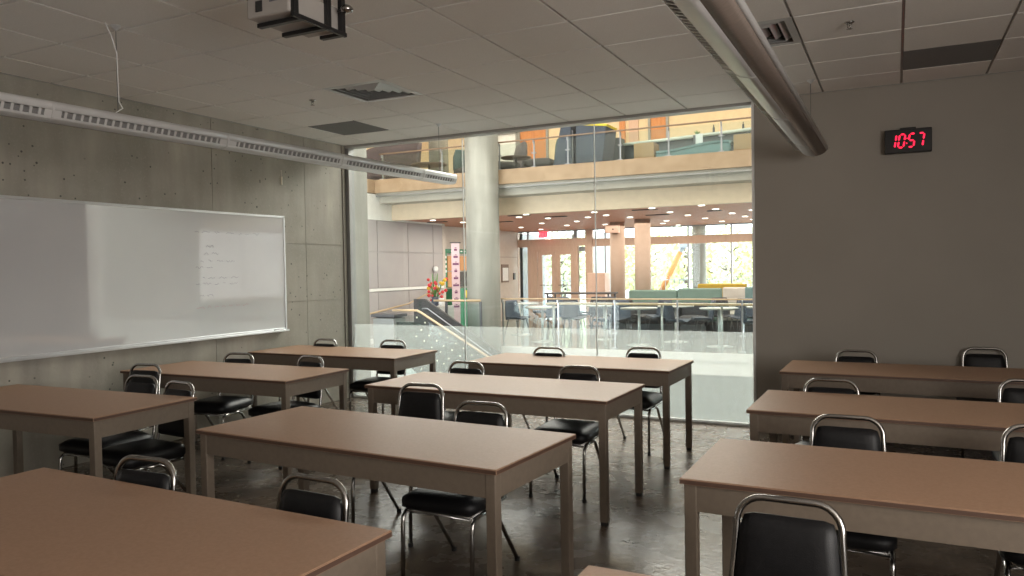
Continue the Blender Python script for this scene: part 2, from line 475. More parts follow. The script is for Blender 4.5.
# ================================================================== CEILING FITTINGS
def diffuser(cx, cy, label):
    t = thing('ceiling_vent', label, 'vent', (cx, cy, H))
    h = .302
    mb = MB().use('vent_metal')
    def ring(a, b, z0, z1):
        # sloped square ring from half-size a (z0) to b (z1)
        vs = []
        for s, z in ((a, z0), (b, z1)):
            vs += [(-s,-s,z),(s,-s,z),(s,s,z),(-s,s,z)]
        mb._add(vs, [(k,(k+1)%4,4+(k+1)%4,4+k) for k in range(4)])
    ring(h, h-.045, .004, .0); 
    mb.build('frame', t, solid=.004)
    mb = MB().use('dark_slot').box(-h+.02, h-.02, -h+.02, h-.02, .045, .055); mb.build('throat', t)
    for k, a in enumerate((.235, .175, .115, .055)):
        mb = MB().use('vent_metal'); ring(a+.010, a-.022, .036, .004); mb.build('louver', t, solid=.003)
    return t
diffuser(GX-2*PX+PX/2, GY+2*PY+PY/2, 'square four-way metal ceiling vent near the hanging projector')
diffuser(GX+3*PX+PX/2, GY+2*PY+PY/2, 'square metal ceiling vent partly hidden by the right pendant light')
for i, lab in ((-4, 'dark grey perforated ceiling panel near the concrete wall'), (5, 'dark grey perforated ceiling panel above the red clock')):
    j = 4
    mb = MB().use('return_grey').box(GX+i*PX+.006, GX+(i+1)*PX-.006, GY+j*PY+.006, GY+(j+1)*PY-.006, H+.001, H+.02)
    tag(mb.build('return_grille'), lab, 'vent')
def sprinkler(x, y, lab):
    t = thing('sprinkler_head', lab, 'sprinkler', (x, y, H))
    MB().use('chrome', True).lathe([(.028, .0), (.030, -.004), (.018, -.010), (.006, -.012)][::-1], n=16).build('escutcheon', t)
    mb = MB().use('chrome').tube([(0,0,-.01),(0,0,-.028)], .006)
    mb.tube([(-.012,0,-.012),(-.013,0,-.03),(0,0,-.042)], .0025, 6).tube([(.012,0,-.012),(.013,0,-.03),(0,0,-.042)], .0025, 6)
    mb.lathe([(.003,-.048),(.018,-.046),(.018,-.043),(.003,-.041)], n=16); mb.build('deflector', t)
sprinkler(-.25, 5.27, 'small ceiling sprinkler between the right pendant light and the dark grey panel')
sprinkler(-4.55, 5.27, 'small ceiling sprinkler left of the square vent')

def pendant(name, cx, label, mir, wires):
    y0, y1, zc = -1.8, 6.92, 2.455
    t = thing(name, label, 'pendant light', (cx, 0, 0))
    X = lambda x: x
    if mir < 0:   # louvre band on the right flank
        X = lambda x: -x
        lip0 = (-.10,.052); shell = [(-.116,.050),(-.124,.038),(-.125,.004)]; sl = [(-.119,.000),(-.107,-.028)]
        fin = [(-.125,.003),(-.112,-.031),(-.106,-.029),(-.119,.004)]
        curve = [(-.112,-.031),(-.100,-.042),(-.075,-.046),(-.045,-.047),(-.018,-.047)]
        brown = [(-.018,-.047),(.03,-.040),(.075,-.014),(.112,.012)]; lipr = [(.112,.012),(.122,.02),(.124,.034),(.118,.045),(.10,.050)]
    else:
        lip0 = (-.110,.054); shell = [(-.122,.052),(-.138,.042),(-.137,.026)]; sl = [(-.132,.031),(-.090,.020)]
        fin = [(-.137,.026),(-.096,.012),(-.094,.017),(-.135,.031)]
        curve = [(-.096,.012),(-.078,-.010),(-.052,-.026),(-.015,-.036),(.022,-.036)]
        brown = [(.022,-.036),(.06,-.028),(.09,-.014),(.106,.004)]; lipr = [(.106,.004),(.118,.014),(.120,.034),(.112,.048),(.10,.050)]
    seams = [y0]
    yy = 6.92 - .62
    ss = []
    while yy > y0: ss.append(yy); yy -= 1.22
    # white shell: lip, curved basket side, back lip
    mb = MB().use('fixture_white', True)
    def strip(poly, off=0, a=y0, b=y1, th=.003):
        vs = [(X(x), a, zc+z) for x, z in poly] + [(X(x), b, zc+z) for x, z in poly]
        n = len(poly)
        mb._add(vs, [(i, i+1, n+i+1, n+i) for i in range(n-1)])
    strip([lip0] + shell); strip(curve)
    strip(lipr)
    mb.build('shell', t, solid=.003)
    mb = MB().use('fixture_brown', True); strip(brown); mb.build('perforated_cover', t, solid=.003)
    mb = MB().use('fixture_white')
    mb.prism([(X(-.10),zc+.04),(X(.10),zc+.04),(X(.10),zc+.034),(X(-.10),zc+.034)], 'y', y0, y1); mb.build('reflector_tray', t)
    # louvre band: dark recess + fins
    mb = MB().use('dark_slot' if mir > 0 else 'return_grey'); strip(sl); mb.build('slot_recess', t, solid=.002)
    mb = MB().use('fixture_white')
    y = y0
    while y < y1:
        near = min([abs(y-q) for q in ss] + [abs(y-y0), abs(y-y1)])
        wd = .0075
        if near < .055: wd = .024
        q = [(X(px_), zc+pz_) for px_, pz_ in fin]
        mb.prism(q, 'y', y-wd, y+wd); y += .048
    tag(mb.build('louver', t), 'row of white louvre fins')
    for q in ss:
        mb = MB().use('fixture_white')
        poly = shell + curve
        vs = []; n = len(poly)
        for yq in (q-.006, q+.006): vs += [(X(x*1.015), yq, zc+z-.002) for x, z in poly]
        mb._add(vs, [(i, i+1, n+i+1, n+i) for i in range(n-1)])
        mb.build('joint_band', t, solid=.003)
    full = shell + curve + brown[1:] + lipr[1:]
    for yq in (y1, y0):
        MB().use('fixture_white').prism([(X(x), zc+z) for x, z in full], 'y', yq-.004, yq+.004).build('end_cap', t)
    for k, yw in enumerate(wires):
        mb = MB().use('dark_steel').tube([(0,yw,H-.002),(0,yw,zc+.045)], .0022, 6)
        mb.use('aluminium').lathe([(.004,-.03),(.03,-.004),(.03,0)], c=(0,yw,H), n=12)
        mb.build('suspension_cable', t)
    return t
lt = pendant('pendant_light', -4.2, 'long white linear pendant light hanging in front of the concrete wall', -1, (-.6, 3.12, 6.78))
mb = MB().use('white_trim').tube([(.0,3.05,H),(.010,3.08,H-.07),(.010,3.115,2.85),(.010,3.12,2.60),(.03,3.13,2.56),(.0,3.06,2.50)], .0035, 6); mb.build('power_cord', lt)
for ch in kids(lt):
    for v in ch.data.vertices:
        if v.co.z < 2.66: v.co.z += .0098*(v.co.y-6.9)
pendant('pendant_light', -.615, 'long white linear pendant light coming overhead on the right', 1, (-.6, 3.12, 6.76))

# projector on its ceiling mount
def projector():
    t = thing('ceiling_projector', 'grey projector hanging in a black ceiling mount', 'projector', (-2.60, 2.92, 0))
    z0 = 2.70
    tag(MB().use('projector_grey').box(-.135, .125, -.20, .06, z0+.012, z0+.125).build('body', t, bevel=.010), 'projector body')
    mb = MB().use('dark_slot').box(-.075, -.035, -.204, -.196, z0+.035, z0+.085); mb.build('vent', t)
    mb = MB().use('marker_grey')
    for k in range(5): mb.box(.01+k*.010, .017+k*.010, -.2025, -.198, z0+.070, z0+.077)
    mb.build('nameplate', t)
    MB().use('dark_slot').box(-.13, -.07, -.203, -.198, z0+.10, z0+.12).build('port_panel', t)
    tag(MB().use('projector_grey').box(-.08, .118, .085, .165, z0+.010, z0+.13).build('lamp_housing', t, bevel=.008), 'smaller grey housing')
    mb = MB().use('black_plastic')
    for py in (-.165, .065, .172):
        mb.box(.122, .145, py-.022, py+.010, z0-.004, z0+.30)
    mb.box(.128, .147, -.19, .19, z0-.012, z0+.008)
    mb.box(-.125, .14, -.145, -.115, z0-.014, z0+.006).box(-.125, .14, .02, .05, z0-.014, z0+.006)
    mb.box(.0, .145, .155, .185, z0-.010, z0+.008)
    mb.build('mount_frame', t, bevel=.002)
    MB().use('dark_steel').tube([(.02,0,z0+.12),(.02,0,H)], .025, 12).build('drop_pole', t)
    MB().use('black_plastic').box(-.06, .12, -.08, .10, H-.012, H).box(.0,.145,-.19,.19,z0+.28,z0+.30).build('ceiling_plate', t)
    mb = MB().use('chrome', True).lathe([(.01,-.03),(.026,-.026),(.032,-.010),(.02,.004)], c=(.195,.13,z0+.115), n=18)
    mb.use('black_plastic').tube([(.14,.13,z0+.10),(.195,.13,z0+.112)], .006); mb.build('sensor_dome', t)
projector()

# ================================================================== WALL ITEMS
t = thing('wall_clock', 'black digital wall clock showing 10:57 in red', 'clock', (.098, YF, 2.53))
MB().use('black_plastic').box(-.176, .176, -.075, -.015, -.10, .097).build('housing', t, bevel=.006)
MB().use('black_plastic').box(-.06, .06, -.05, 0, .093, .113).build('bracket', t, bevel=.003)
MB().use('black_plastic').box(-.05, .05, -.016, 0, -.05, .093).build('mounting_plate', t)
SEG = {'a':((0,1),(1,1)),'b':((1,1),(1,.5)),'c':((1,.5),(1,0)),'d':((0,0),(1,0)),'e':((0,0),(0,.5)),'f':((0,.5),(0,1)),'g':((0,.5),(1,.5))}
DIG = {'1':'bc','0':'abcdef','5':'afgcd','7':'abc'}
def digit(ch, x, wd=.042, hh=.108):
    mb = MB().use('led_red')
    for s in DIG[ch]:
        (ax, az), (bx, bz) = SEG[s]
        def P(u, v): return Vector((x+u*wd+(v-.5)*.016, -.0765, (v-.5)*hh))
        a, b = P(ax, az), P(bx, bz); d = (b-a).normalized(); n_ = Vector((-d.z, 0, d.x))*.0065
        a2, b2 = a+d*.005, b-d*.005
        pts = [a2, a2+d*.006+n_, b2-d*.006+n_, b2, b2-d*.006-n_, a2+d*.006-n_]
        vs = pts + [p_+Vector((0,.002,0)) for p_ in pts]
        mb._add(vs, [(0,1,2,3,4,5),(11,10,9,8,7,6)] + [(i,(i+1)%6,6+(i+1)%6,6+i) for i in range(6)])
    mb.build('digit', t)
digit('1', -.134); digit('0', -.068); digit('5', .006); digit('7', .072)
mb = MB().use('led_red').box(-.0135, -.0055, -.0775, -.0755, -.028, -.018).box(-.010, -.002, -.0775, -.0755, .014, .023); mb.build('colon', t)

# whiteboard
t = thing('whiteboard', 'long wall-mounted whiteboard with faint handwriting on the concrete wall', 'whiteboard', (XL, 0, 0))
y0, y1, z0, z1 = 1.45, 6.285, .925, 2.098
MB().use('whiteboard_enamel').box(.002, .022, y0, y1, z0, z1).build('writing_surface', t)
mb = MB().use('aluminium').box(0, .03, y0-.02, y1+.015, z1, z1+.022).box(0, .03, y1-.003, y1+.018, z0-.02, z1+.022).box(0, .03, y0-.02, y0, z0-.02, z1).box(0,.03,y0,y1,z0-.02,z0+.002)
mb.build('frame', t, bevel=.002)
mb = MB().use('aluminium').box(.0, .075, y0, y1, z0-.032, z0-.022).box(.070, .078, y0, y1, z0-.032, z0-.012)
mb.build('marker_tray', t, bevel=.002)
mb = MB().use('marker_grey')
rnd = random.Random(3)
def scrib(yc, zc, L, h=.012, m_='marker_grey'):
    mb.use(m_); y = yc
    while y < yc+L:
        wl = rnd.uniform(.03, .11); yy = y
        pts = []
        while yy < y+wl:
            pts.append((.0232, yy, zc + rnd.uniform(-h, h))); yy += .012
        if len(pts) > 1: mb.tube(pts, .0012, 4)
        y = yy + rnd.uniform(.02, .05)
for yc, zc, L, mm in ((5.12,1.935,.28,'marker_grey'),(5.50,1.93,.12,'marker_grey'),(5.66,1.93,.26,'marker_grey'),(5.25,1.80,.10,'marker_grey'),(5.22,1.73,.15,'marker_grey'),(5.18,1.66,.45,'marker_grey'),(5.12,1.60,.22,'marker_grey'),(5.2,1.50,.35,'marker_grey'),(5.12,1.44,.5,'marker_grey'),(5.16,1.33,.2,'marker_grey'),(5.12,1.22,.62,'marker_red')):
    scrib(yc, zc-.02, L, .012, mm)
tag(mb.build('handwriting', t), 'faint grey and red marker writing')
tag(MB().use('black_plastic').tube([(XL+.045, 6.10, .9085),(XL+.045, 6.22, .9085)], .0095, 10).build('whiteboard_marker'), 'black marker lying at the right end of the whiteboard tray', 'marker')
mb = MB().use('tag_paper').box(XL+.001, XL+.014, 6.285, 6.30, 2.46, 2.545).tube([(XL+.008,6.292,2.54),(XL+.008,6.292,2.61)], .002, 5)
mb.tube([(XL,6.292,2.61),(XL+.01,6.292,2.61)], .003, 5)
tag(mb.build('wall_hook', bevel=.001), 'small pale tag hanging on the concrete wall above the whiteboard corner', 'hook')

# ================================================================== TABLES
def make_table(label):
    t = thing('classroom_table', label, 'table', (0,0,0), 0, 'classroom tables')
    W, D, Z = 1.748, .72, .74
    mb = MB().use('table_laminate').box(-W/2, W/2, -D/2, D/2, Z-.003, Z)
    mb.use('table_edge').box(-W/2-.002, W/2+.002, -D/2-.002, D/2+.002, Z-.021, Z-.0032)
    mb.build('tabletop', t, bevel=.002)
    i = .014
    mb = MB().use('table_frame')
    a = .10
    mb.box(-W/2+i+.02, W/2-i-.02, -D/2+i, -D/2+i+.02, Z-.021-a, Z-.0215).box(-W/2+i+.02, W/2-i-.02, D/2-i-.02, D/2-i, Z-.021-a, Z-.0215)
    mb.box(-W/2+i, -W/2+i+.02, -D/2+i+.02, D/2-i-.02, Z-.021-a, Z-.0215).box(W/2-i-.02, W/2-i, -D/2+i+.02, D/2-i-.02, Z-.021-a, Z-.0215)
    mb.build('apron', t)
    L = .046
    for sx in (-1, 1):
        for sy in (-1, 1):
            cx = sx*(W/2-i-L/2+.002); cy = sy*(D/2-i-L/2+.002)
            lg = MB().use('table_frame').box(cx-L/2, cx+L/2, cy-L/2, cy+L/2, .022, Z-.0215).build('leg', t, bevel=.004)
            MB().use('glide_black').box(cx-L/2+.004, cx+L/2-.004, cy-L/2+.004, cy+L/2-.004, 0, .022).build('glide', lg, bevel=.003)
    return t
TB = [
 (-2.232, 3.011, -.059, 'long brown table in the centre with a chair seat pushed under its right end'),
 (-2.367, 4.573, -.014, 'brown table in the centre, second row from the glass wall'),
 (-2.370, 5.960, -.015, 'brown table in the centre, nearest the glass wall'),
 (.168, 3.118, -.006, 'brown table on the right in front of the nearest chrome chair'),
 (.161, 4.580, -.012, 'brown table on the right, middle of the three rows below the clock'),
 (.122, 6.196, -.011, 'brown table on the right, closest to the clock wall'),
 (-4.804, 3.031, .039, 'brown table at far left beside the whiteboard with chairs bunched behind it'),
 (-4.779, 4.518, .009, 'brown table on the left under the right end of the whiteboard'),
 (-4.854, 5.962, .006, 'brown table in the corner where concrete wall meets the glass'),
 (-2.235, 1.536, -.029, 'large brown tabletop at bottom left, nearest the viewer'),
 (.156, 1.497, 0.0, 'brown tabletop whose corner just shows at the bottom edge'),
]
t0 = None
for x, y, a, lab in TB:
    if t0 is None:
        t0 = make_table(lab); t0.location = (x, y, 0); t0.rotation_euler = (0,0,a)
    else: dup(t0, (x, y, 0), a, lab)

# ================================================================== CHAIRS
def make_chair(label):
    t = thing('stacking_chair', label, 'chair', (0,0,0), 0, 'black and chrome stacking chairs')
    r = .0105
    # seat (front toward -y)
    MB().use('black_vinyl').cushion(0, -.035, .408, .405, .44, .088, r=.05, crown=.012).build('seat', t)
    mb = MB().use('chrome')
    x, yf, yb = .172, -.215, .16
    mb.tube([(-x,yf,.358),(x,yf,.358),(x,yb,.358),(-x,yb,.358)], .009, 8, closed=True)
    mb.build('seat_frame', t)
    for s in (-1, 1):
        X = s*.186
        mb = MB().use('chrome').tube([(X,-.245,.012),(X,-.238,.29),(X,-.232,.335),(X,-.205,.358),(X,-.10,.358)], r, 10); lg = mb.build('leg', t)
        MB().use('glide_black').lathe([(.014,0),(.0145,.02),(.011,.024)], c=(X,-.245,0), n=10).build('glide', lg)
        mb = MB().use('chrome').tube([(X,-.11,.358),(X,-.03,.356),(X,.01,.336),(X,.04,.295),(X,.262,.012)], r, 10); lg = mb.build('leg', t)
        MB().use('glide_black').lathe([(.014,0),(.0145,.02),(.011,.024)], c=(X,.264,0), n=10).build('glide', lg)
    # back frame: rises behind the seat and loops over as a handle
    def ypos(z): return .185 + (z-.39)*.17
    BW = .149
    pts = [(-.165,.02,.362),(-.162,.14,.362),(-.168,.178,.385),(-.166,ypos(.45),.45)]
    zs_ = [.55,.65,.72]
    pts += [(-(BW+.018*(.72-z)/.3),ypos(z),z) for z in zs_]
    cx, cz, rr = BW-.075, .735, .075
    for k in range(0, 7):
        a = PI - k*PI/12
        pts.append((-(cx)+ .075*math.cos(a), ypos(cz+rr*math.sin(a)), cz+rr*math.sin(a)))
    right = [(-p[0], p[1], p[2]) for p in reversed(pts)]
    mb = MB().use('chrome').tube(pts+right, r, 10); mb.build('back_frame', t)
    # back pad
    Mx = Matrix.Translation((0, ypos(.61)-.004, .620)) @ Matrix.Rotation(math.atan(.17)*-1, 4, 'X') @ Matrix.Rotation(PI/2, 4, 'X')
    pb = MB().use('black_vinyl').cushion(0, 0, .0, .292, .296, .034, r=.025, crown=.008, M=Mx)
    pb.v = [(x*(1+.10*(.62-z)/.15), y, z) for x, y, z in pb.v]
    pb.build('backrest', t)
    return t
CH = [  # x, y of the seat centre, turn, label
 (-5.25, 3.85, .12, 'rearmost of the three black chairs bunched behind the far left table'),
 (-4.68, 3.36, .05, 'left of the two black chairs against the far left table'),
 (-4.20, 3.24, -.10, 'right of the two black chairs against the far left table, back leaning out'),
 (-5.13, 4.71, .18, 'black chair with chrome legs facing the left end of the table under the whiteboard'),
 (-4.40, 4.72, -.12, 'black chair tucked behind the right end of the table under the whiteboard'),
 (-5.34, 6.05, 0, 'black chair in the corner close to the concrete wall by the glass'),
 (-4.54, 6.15, .05, 'black chair in front of the frosted glass at the corner table'),
 (-2.92, 4.80, 0, 'black chair behind the left part of the second centre table'),
 (-2.59, 3.71, .08, 'black chair standing upright with its whole back visible behind the long centre table'),
 (-1.94, 3.27, .04, 'black chair whose seat shows under the long centre table'),
 (-2.75, 5.97, 0, 'black chair by the glass left of the other at the farthest centre table'),
 (-1.96, 6.21, 0, 'black chair by the glass at the right end of the farthest centre table'),
 (-2.00, 4.83, .06, 'black chair whose padded seat shows past the right end of the second centre table'),
 (-1.79, 1.77, -.05, 'black chair tucked behind the bottom left table near its right end'),
 (-2.55, 1.73, .06, 'black chair just peeking over the bottom left table near its left end'),
 (-.285, 6.49, 0, 'left chair against the clock wall, nearest the edge of the glass'),
 (.64, 6.98, 0, 'right chair against the clock wall, behind the farthest right table'),
 (-.35, 4.75, 0, 'chrome loop chair behind the middle right table'),
 (-.20, 3.56, 0, 'black chair with bright chrome loop behind the nearest right table'),
 (-.295, 2.14, -.03, 'large nearest black chair with shiny chrome handle at the bottom'),
 (.70, 5.10, 0, 'chair cut off by the right picture edge behind the middle right table'),
 (.56, 3.62, 0, 'chair cut off by the right picture edge behind the nearest right table'),
]
c0 = None
for x, y, a, lab in CH:
    if c0 is None:
        c0 = make_chair(lab); c0.location = (x, y, 0); c0.rotation_euler = (0,0,a)
    else: dup(c0, (x, y, 0), a, lab)

# ================================================================== ATRIUM: structure
AX = -9.85
mb = MB().use('atrium_floor')
mb.box(-10.5, 4, 13.3, 21.4, -.10, 0).box(-10.5, -7.0, 12.65, 13.3, -.10, 0).box(AX-.2, -8.05, 7.5, 12.65, -.10, 0)
mb.use('white_slab')
mb.box(-10.5, 4, 13.28, 21.4, -.36, -.1001).box(-10.5, -7.0, 12.63, 13.28, -.36, -.1001).box(AX-.2, -8.03, 7.5, 12.63, -.36, -.1001)
mb.box(-6.98, 4, 13.262, 13.30, -.12, .02)
struct(mb, 'floor_atrium', 'pale polished floor of the lounge across the atrium', 'floor')
struct(MB().use('lower_white').box(-12, 6, 16.0, 16.2, -4.3, -.36), 'wall_lower', 'white wall of the level below', 'wall')
struct(MB().use('lower_white').box(-12, 6, 7.6, 16.2, -4.4, -4.2), 'floor_lower', 'pale floor of the level below', 'floor')
struct(MB().use('lower_white').box(-12, 6, 7.1, 7.5, -4.3, -.31), 'wall_under', 'white wall below the classroom', 'wall')
# right closure of atrium
struct(MB().use('lower_white').box(3.9, 4.1, 7.52, 21.4, -4.3, 8), 'wall_atrium_right', 'right end wall of the atrium', 'wall')
# grey panelled wall on the left
mb = MB()
mb.use('grey_panel').box(AX-.3, AX-.02, 7.5, 16.0, -4.2, 3.15)
ybr = [7.6, 8.75, 9.9, 11.05, 12.2, 13.35, 14.5, 15.55, 15.98]
for i in range(len(ybr)-1):
    for za, zb in ((1.16, 1.92), (1.93, 2.60), (.10, 1.08)):
        mb.use('grey_panel').box(AX-.02, AX, ybr[i]+.009, ybr[i+1]-.009, za+.007, zb-.007)
mb.use('white_slab').box(AX-.012, AX, 7.6, 15.98, 2.605, 3.15)
mb.use('white_trim').box(AX-.012, AX+.02, 7.6, 15.98, 1.09, 1.15)
mb.use('white_trim').box(AX-.012, AX+.015, 7.6, 15.98, 0, .1)
struct(mb, 'wall_atrium_left', 'grey panelled atrium wall with a white rail strip', 'wall')
struct(MB().use('beige_wall').box(-10.5, -10.3, 15.9, 21.4, 0, 2.8).box(-10.3, AX, 15.98, 16.1, 0, 2.8), 'wall_lounge_left', 'beige wall behind the green board', 'wall')
# pilaster by the glass
struct(MB().use('concrete_column').box(-6.4, -5.865, 7.50, 7.77, -4.2, 7), 'wall_pilaster', 'pale concrete pilaster just outside the glass corner', 'wall', bevel=.01)
# round column at slab edge
tag(MB().use('concrete_column', True).lathe([(.325,-4.2),(.325,7.0)], c=(-7.17,13.12,0), n=48).build('concrete_column'), 'large round concrete column rising through both floors of the atrium', 'column')
# upper gallery edge + floor
mb = MB().use('tan_curb').box(AX-.05, 4, 13.3, 13.5, 3.165, 3.45).box(AX-.25, AX, 7.5, 13.5, 3.165, 3.45)
struct(mb, 'trim_2', 'tan curb along the upper gallery edge', 'trim', bevel=.006)
mb = MB().use('shaded_soffit').box(-11.5, 4, 13.5, 19.3, 3.1, 3.30).box(-11.9, AX-.25, 7.5, 13.5, 3.1, 3.3)
mb.use('shaded_soffit').box(AX-.02, 4, 13.36, 13.5, 3.10, 3.165)
mb.use('shaded_soffit').box(AX-.3, 4, 13.46, 14.0, 2.96, 3.10)
mb.use('grey_frame').box(AX-.02, 4, 13.33, 13.37, 3.095, 3.125)
struct(mb, 'floor_gallery', 'upper gallery slab seen from below', 'floor')
struct(MB().use('cream_bulkhead').box(AX-.02, 4, 13.9, 14.05, 2.62, 2.98), 'trim_3', 'cream bulkhead above the lounge', 'trim')
# wood slat lounge ceiling
mb = MB().use('wood_slat').box(-10.4, 4, 14.05, 21.3, 2.675, 2.80)
y = 14.06
while y < 21.1:
    mb.box(-10.35, 4, y, y+.085, 2.645, 2.676); y += .115
struct(mb, 'ceiling_lounge', 'reddish wood slat ceiling with downlights', 'ceiling')
struct(MB().use('gallery_wall').box(-12, -9.24, 19.1, 19.3, 3.3, 6.2).box(-8.4, -5.56, 19.1, 19.3, 3.3, 6.2).box(-5.1, 4, 19.1, 19.3, 3.3, 6.2).box(-9.24,-5.1,19.1,19.3,5.45,6.2).box(-12.1,-11.9,7.5,19.3,3.3,6.2), 'wall_gallery', 'warm cream wall of the upper gallery', 'wall')
struct(MB().use('gallery_ceiling').box(-12, 4, 13.4, 19.3, 6.0, 6.2).box(-12, AX-.2, 7.5, 13.4, 6.0, 6.2), 'ceiling_gallery', 'pale ceiling of the upper gallery', 'ceiling')
struct(MB().use('gallery_ceiling').box(-12.1, 4.1, 7.1, 13.5, 8.1, 8.3), 'atrium_sky_blocker', 'pale unseen roof added to keep sky light out of the atrium', 'ceiling')  # roof slab added to stop world light flooding the atrium
struct(MB().use('gallery_ceiling').box(-12, 4, 13.3, 13.5, 6.0, 8.2).box(-12, 4, 7.3, 7.5, 3.2, 8.2).box(-10.1,-9.9,7.5,13.4,6,8.2), 'wall_atrium_upper', 'pale upper walls of the atrium', 'wall')

# entrance / window wall at y = 21.1
Y = 21.1
mb = MB().use('pink_wood')
mb.box(-10.4, -7.86, Y-.05, Y+.08, 2.17, 2.40)      # header band
mb.box(-10.4, -10.29, Y-.05, Y+.08, 0, 2.66).box(-8.10, -7.88, Y-.07, Y+.1, 0, 2.66).box(-9.97, -9.66, Y-.05, Y+.08, 0, 2.17)
mb.box(-9.66, -8.42, Y-.05, Y+.06, 2.02, 2.17).box(-8.44, -8.34, Y-.05, Y+.08, 0, 2.17)
mb.box(-7.88, 4, Y-.05, Y+.10, 2.14, 2.36)
struct(mb, 'trim_4', 'pinkish wood framing of the entrance and window wall', 'trim', bevel=.004)
wn = sthing('window_2', 'tall curtain wall of clear panes looking out to autumn trees', 'window')
mb = MB().use('mullion')
for x in (-7.49, -6.43, -5.09, -3.93, -3.35, -1.9, -.5, .9, 2.3):
    mb.box(x-.022, x+.022, Y-.04, Y+.04, 0, 2.66)
mb.box(-7.88, 4, Y-.03, Y+.03, 2.61, 2.66).box(-7.88, 4, Y-.03, Y+.03, 0, .06)
mb.build('window_frame', wn)
MB().use('pane_glass').box(-7.86, 4, Y-.006, Y+.006, .06, 2.13).build('pane', wn)
MB().use('pane_glass').box(-7.86, 4, Y-.006, Y+.006, 2.37, 2.61).build('transom_pane', wn)
MB().use('pane_glass').box(-10.28, -8.12, Y-.006, Y+.006, 2.41, 2.61).build('transom_pane', wn)
MB().use('pane_glass').box(-10.28, -9.98, Y-.006, Y+.006, .05, 2.16).build('sidelight', wn)
MB().use('pane_glass').box(-8.33, -8.11, Y-.006, Y+.006, .05, 2.16).build('sidelight', wn)
mb = MB().use('mullion')
for x in (-9.96, -8.44, -8.40): mb.box(x-.03, x+.03, Y-.04, Y+.04, 2.40, 2.66)
mb.box(-10.4, -7.9, Y-.03, Y+.03, 2.61, 2.66)
mb.build('transom_frame', wn)
for k, (xa, xb) in enumerate(((-9.64, -9.06), (-9.05, -8.45))):
    d = sthing('door_%d' % (k+1), 'left glazed leaf of the wooden entrance doors' if k == 0 else 'right glazed leaf of the wooden entrance doors', 'door')
    mb = MB().use('pink_wood').box(xa, xa+.13, Y-.03, Y+.03, .02, 2.02).box(xb-.13, xb, Y-.03, Y+.03, .02, 2.02).box(xa+.13, xb-.13, Y-.03, Y+.03, 1.92, 2.02).box(xa+.13, xb-.13, Y-.03, Y+.03, .02, .3)
    mb.build('door_frame', d, bevel=.003)
    MB().use('pane_glass').box(xa+.13, xb-.13, Y-.005, Y+.005, .3, 1.92).build('pane', d)
    MB().use('chrome').tube([(xa+.1, Y-.09, 1.02),(xb-.1, Y-.09, 1.02)], .013, 8).tube([(xa+.12,Y-.09,1.02),(xa+.12,Y-.02,1.02)], .01, 6).tube([(xb-.12,Y-.09,1.02),(xb-.12,Y-.02,1.02)], .01, 6).build('push_bar', d)
# vestibule beyond doors
mb = MB().use('mullion').box(-10.4, -10.3, Y+.1, Y+2.0, 0, 2.6).box(-8.05, -7.98, Y+.1, Y+2.0, 0, 2.6).box(-9.3, -9.22, Y+1.9, Y+2.0, 0, 2.6).box(-8.6, -8.5, Y+1.9, Y+2.0, 0, 2.6).box(-10.4, -7.98, Y+1.9, Y+2.0, 2.05, 2.2)
struct(mb, 'trim_5', 'grey framing of the outer entrance vestibule', 'trim')
# exit sign
t = thing('exit_sign', 'small glowing red exit sign above the entrance doors', 'sign', (-9.30, Y-.35, 2.52))
MB().use('exit_red').box(-.14, .14, -.02, .02, -.085, .085).build('face', t, bevel=.004)
LET = {'E':['a','d','f','e','g'],'T':['a'],'I':[], 'X':[]}
mb = MB().use('sign_white')
for k, ch in enumerate('EXIT'):
    x = -.098+k*.052; wd = .034; hz = .10
    def seg(a, b):
        a = Vector((x+a[0]*wd, -.022, (a[1]-.5)*hz)); b = Vector((x+b[0]*wd, -.022, (b[1]-.5)*hz)); mb.tube([a, b], .0045, 4)
    if ch == 'E':
        seg((0,0),(0,1)); seg((0,1),(1,1)); seg((0,.5),(.8,.5)); seg((0,0),(1,0))
    if ch == 'X': seg((0,0),(1,1)); seg((0,1),(1,0))
    if ch == 'I': seg((.5,0),(.5,1))
    if ch == 'T': seg((.5,0),(.5,1)); seg((0,1),(1,1))
mb.build('lettering', t)
MB().use('sign_white').tube([(0,0,.085),(0,0,.125)], .01, 8).build('stem', t)

# lounge columns
tag(MB().use('column_pink', True).lathe([(.185,0),(.185,2.645)], c=(-6.22,18.4,0), n=32).build('lounge_column'), 'round pinkish column carrying a square box at its top', 'column')
tag(MB().use('column_pink', True).lathe([(.19,0),(.19,2.645)], c=(-5.36,17.7,0), n=32).build('lounge_column'), 'round pinkish column just right of the one with a box', 'column')
t = thing('wall_speaker', 'pale square speaker box fixed to the top of a lounge column', 'speaker', (-6.26, 18.16, 2.47))
MB().use('pale_pink').box(-.17, .17, -.06, .06, -.10, .10).build('box', t, bevel=.008)
MB().use('dark_slot', True).lathe([(.02,0),(.02,.004)], n=12).build('lens', t, loc=(.03,-.062,-.01)).rotation_euler = (PI/2, 0, 0)
t = thing('reception_box', 'pale pink free-standing panel cabinet between entrance and columns', 'cabinet', (-6.95, 19, 0))
MB().use('pale_pink').box(-.24, .24, -.2, .2, .02, 1.38).build('body', t, bevel=.01)
MB().use('dark_steel').box(-.22, .22, -.18, .18, 0, .02).build('plinth', t)

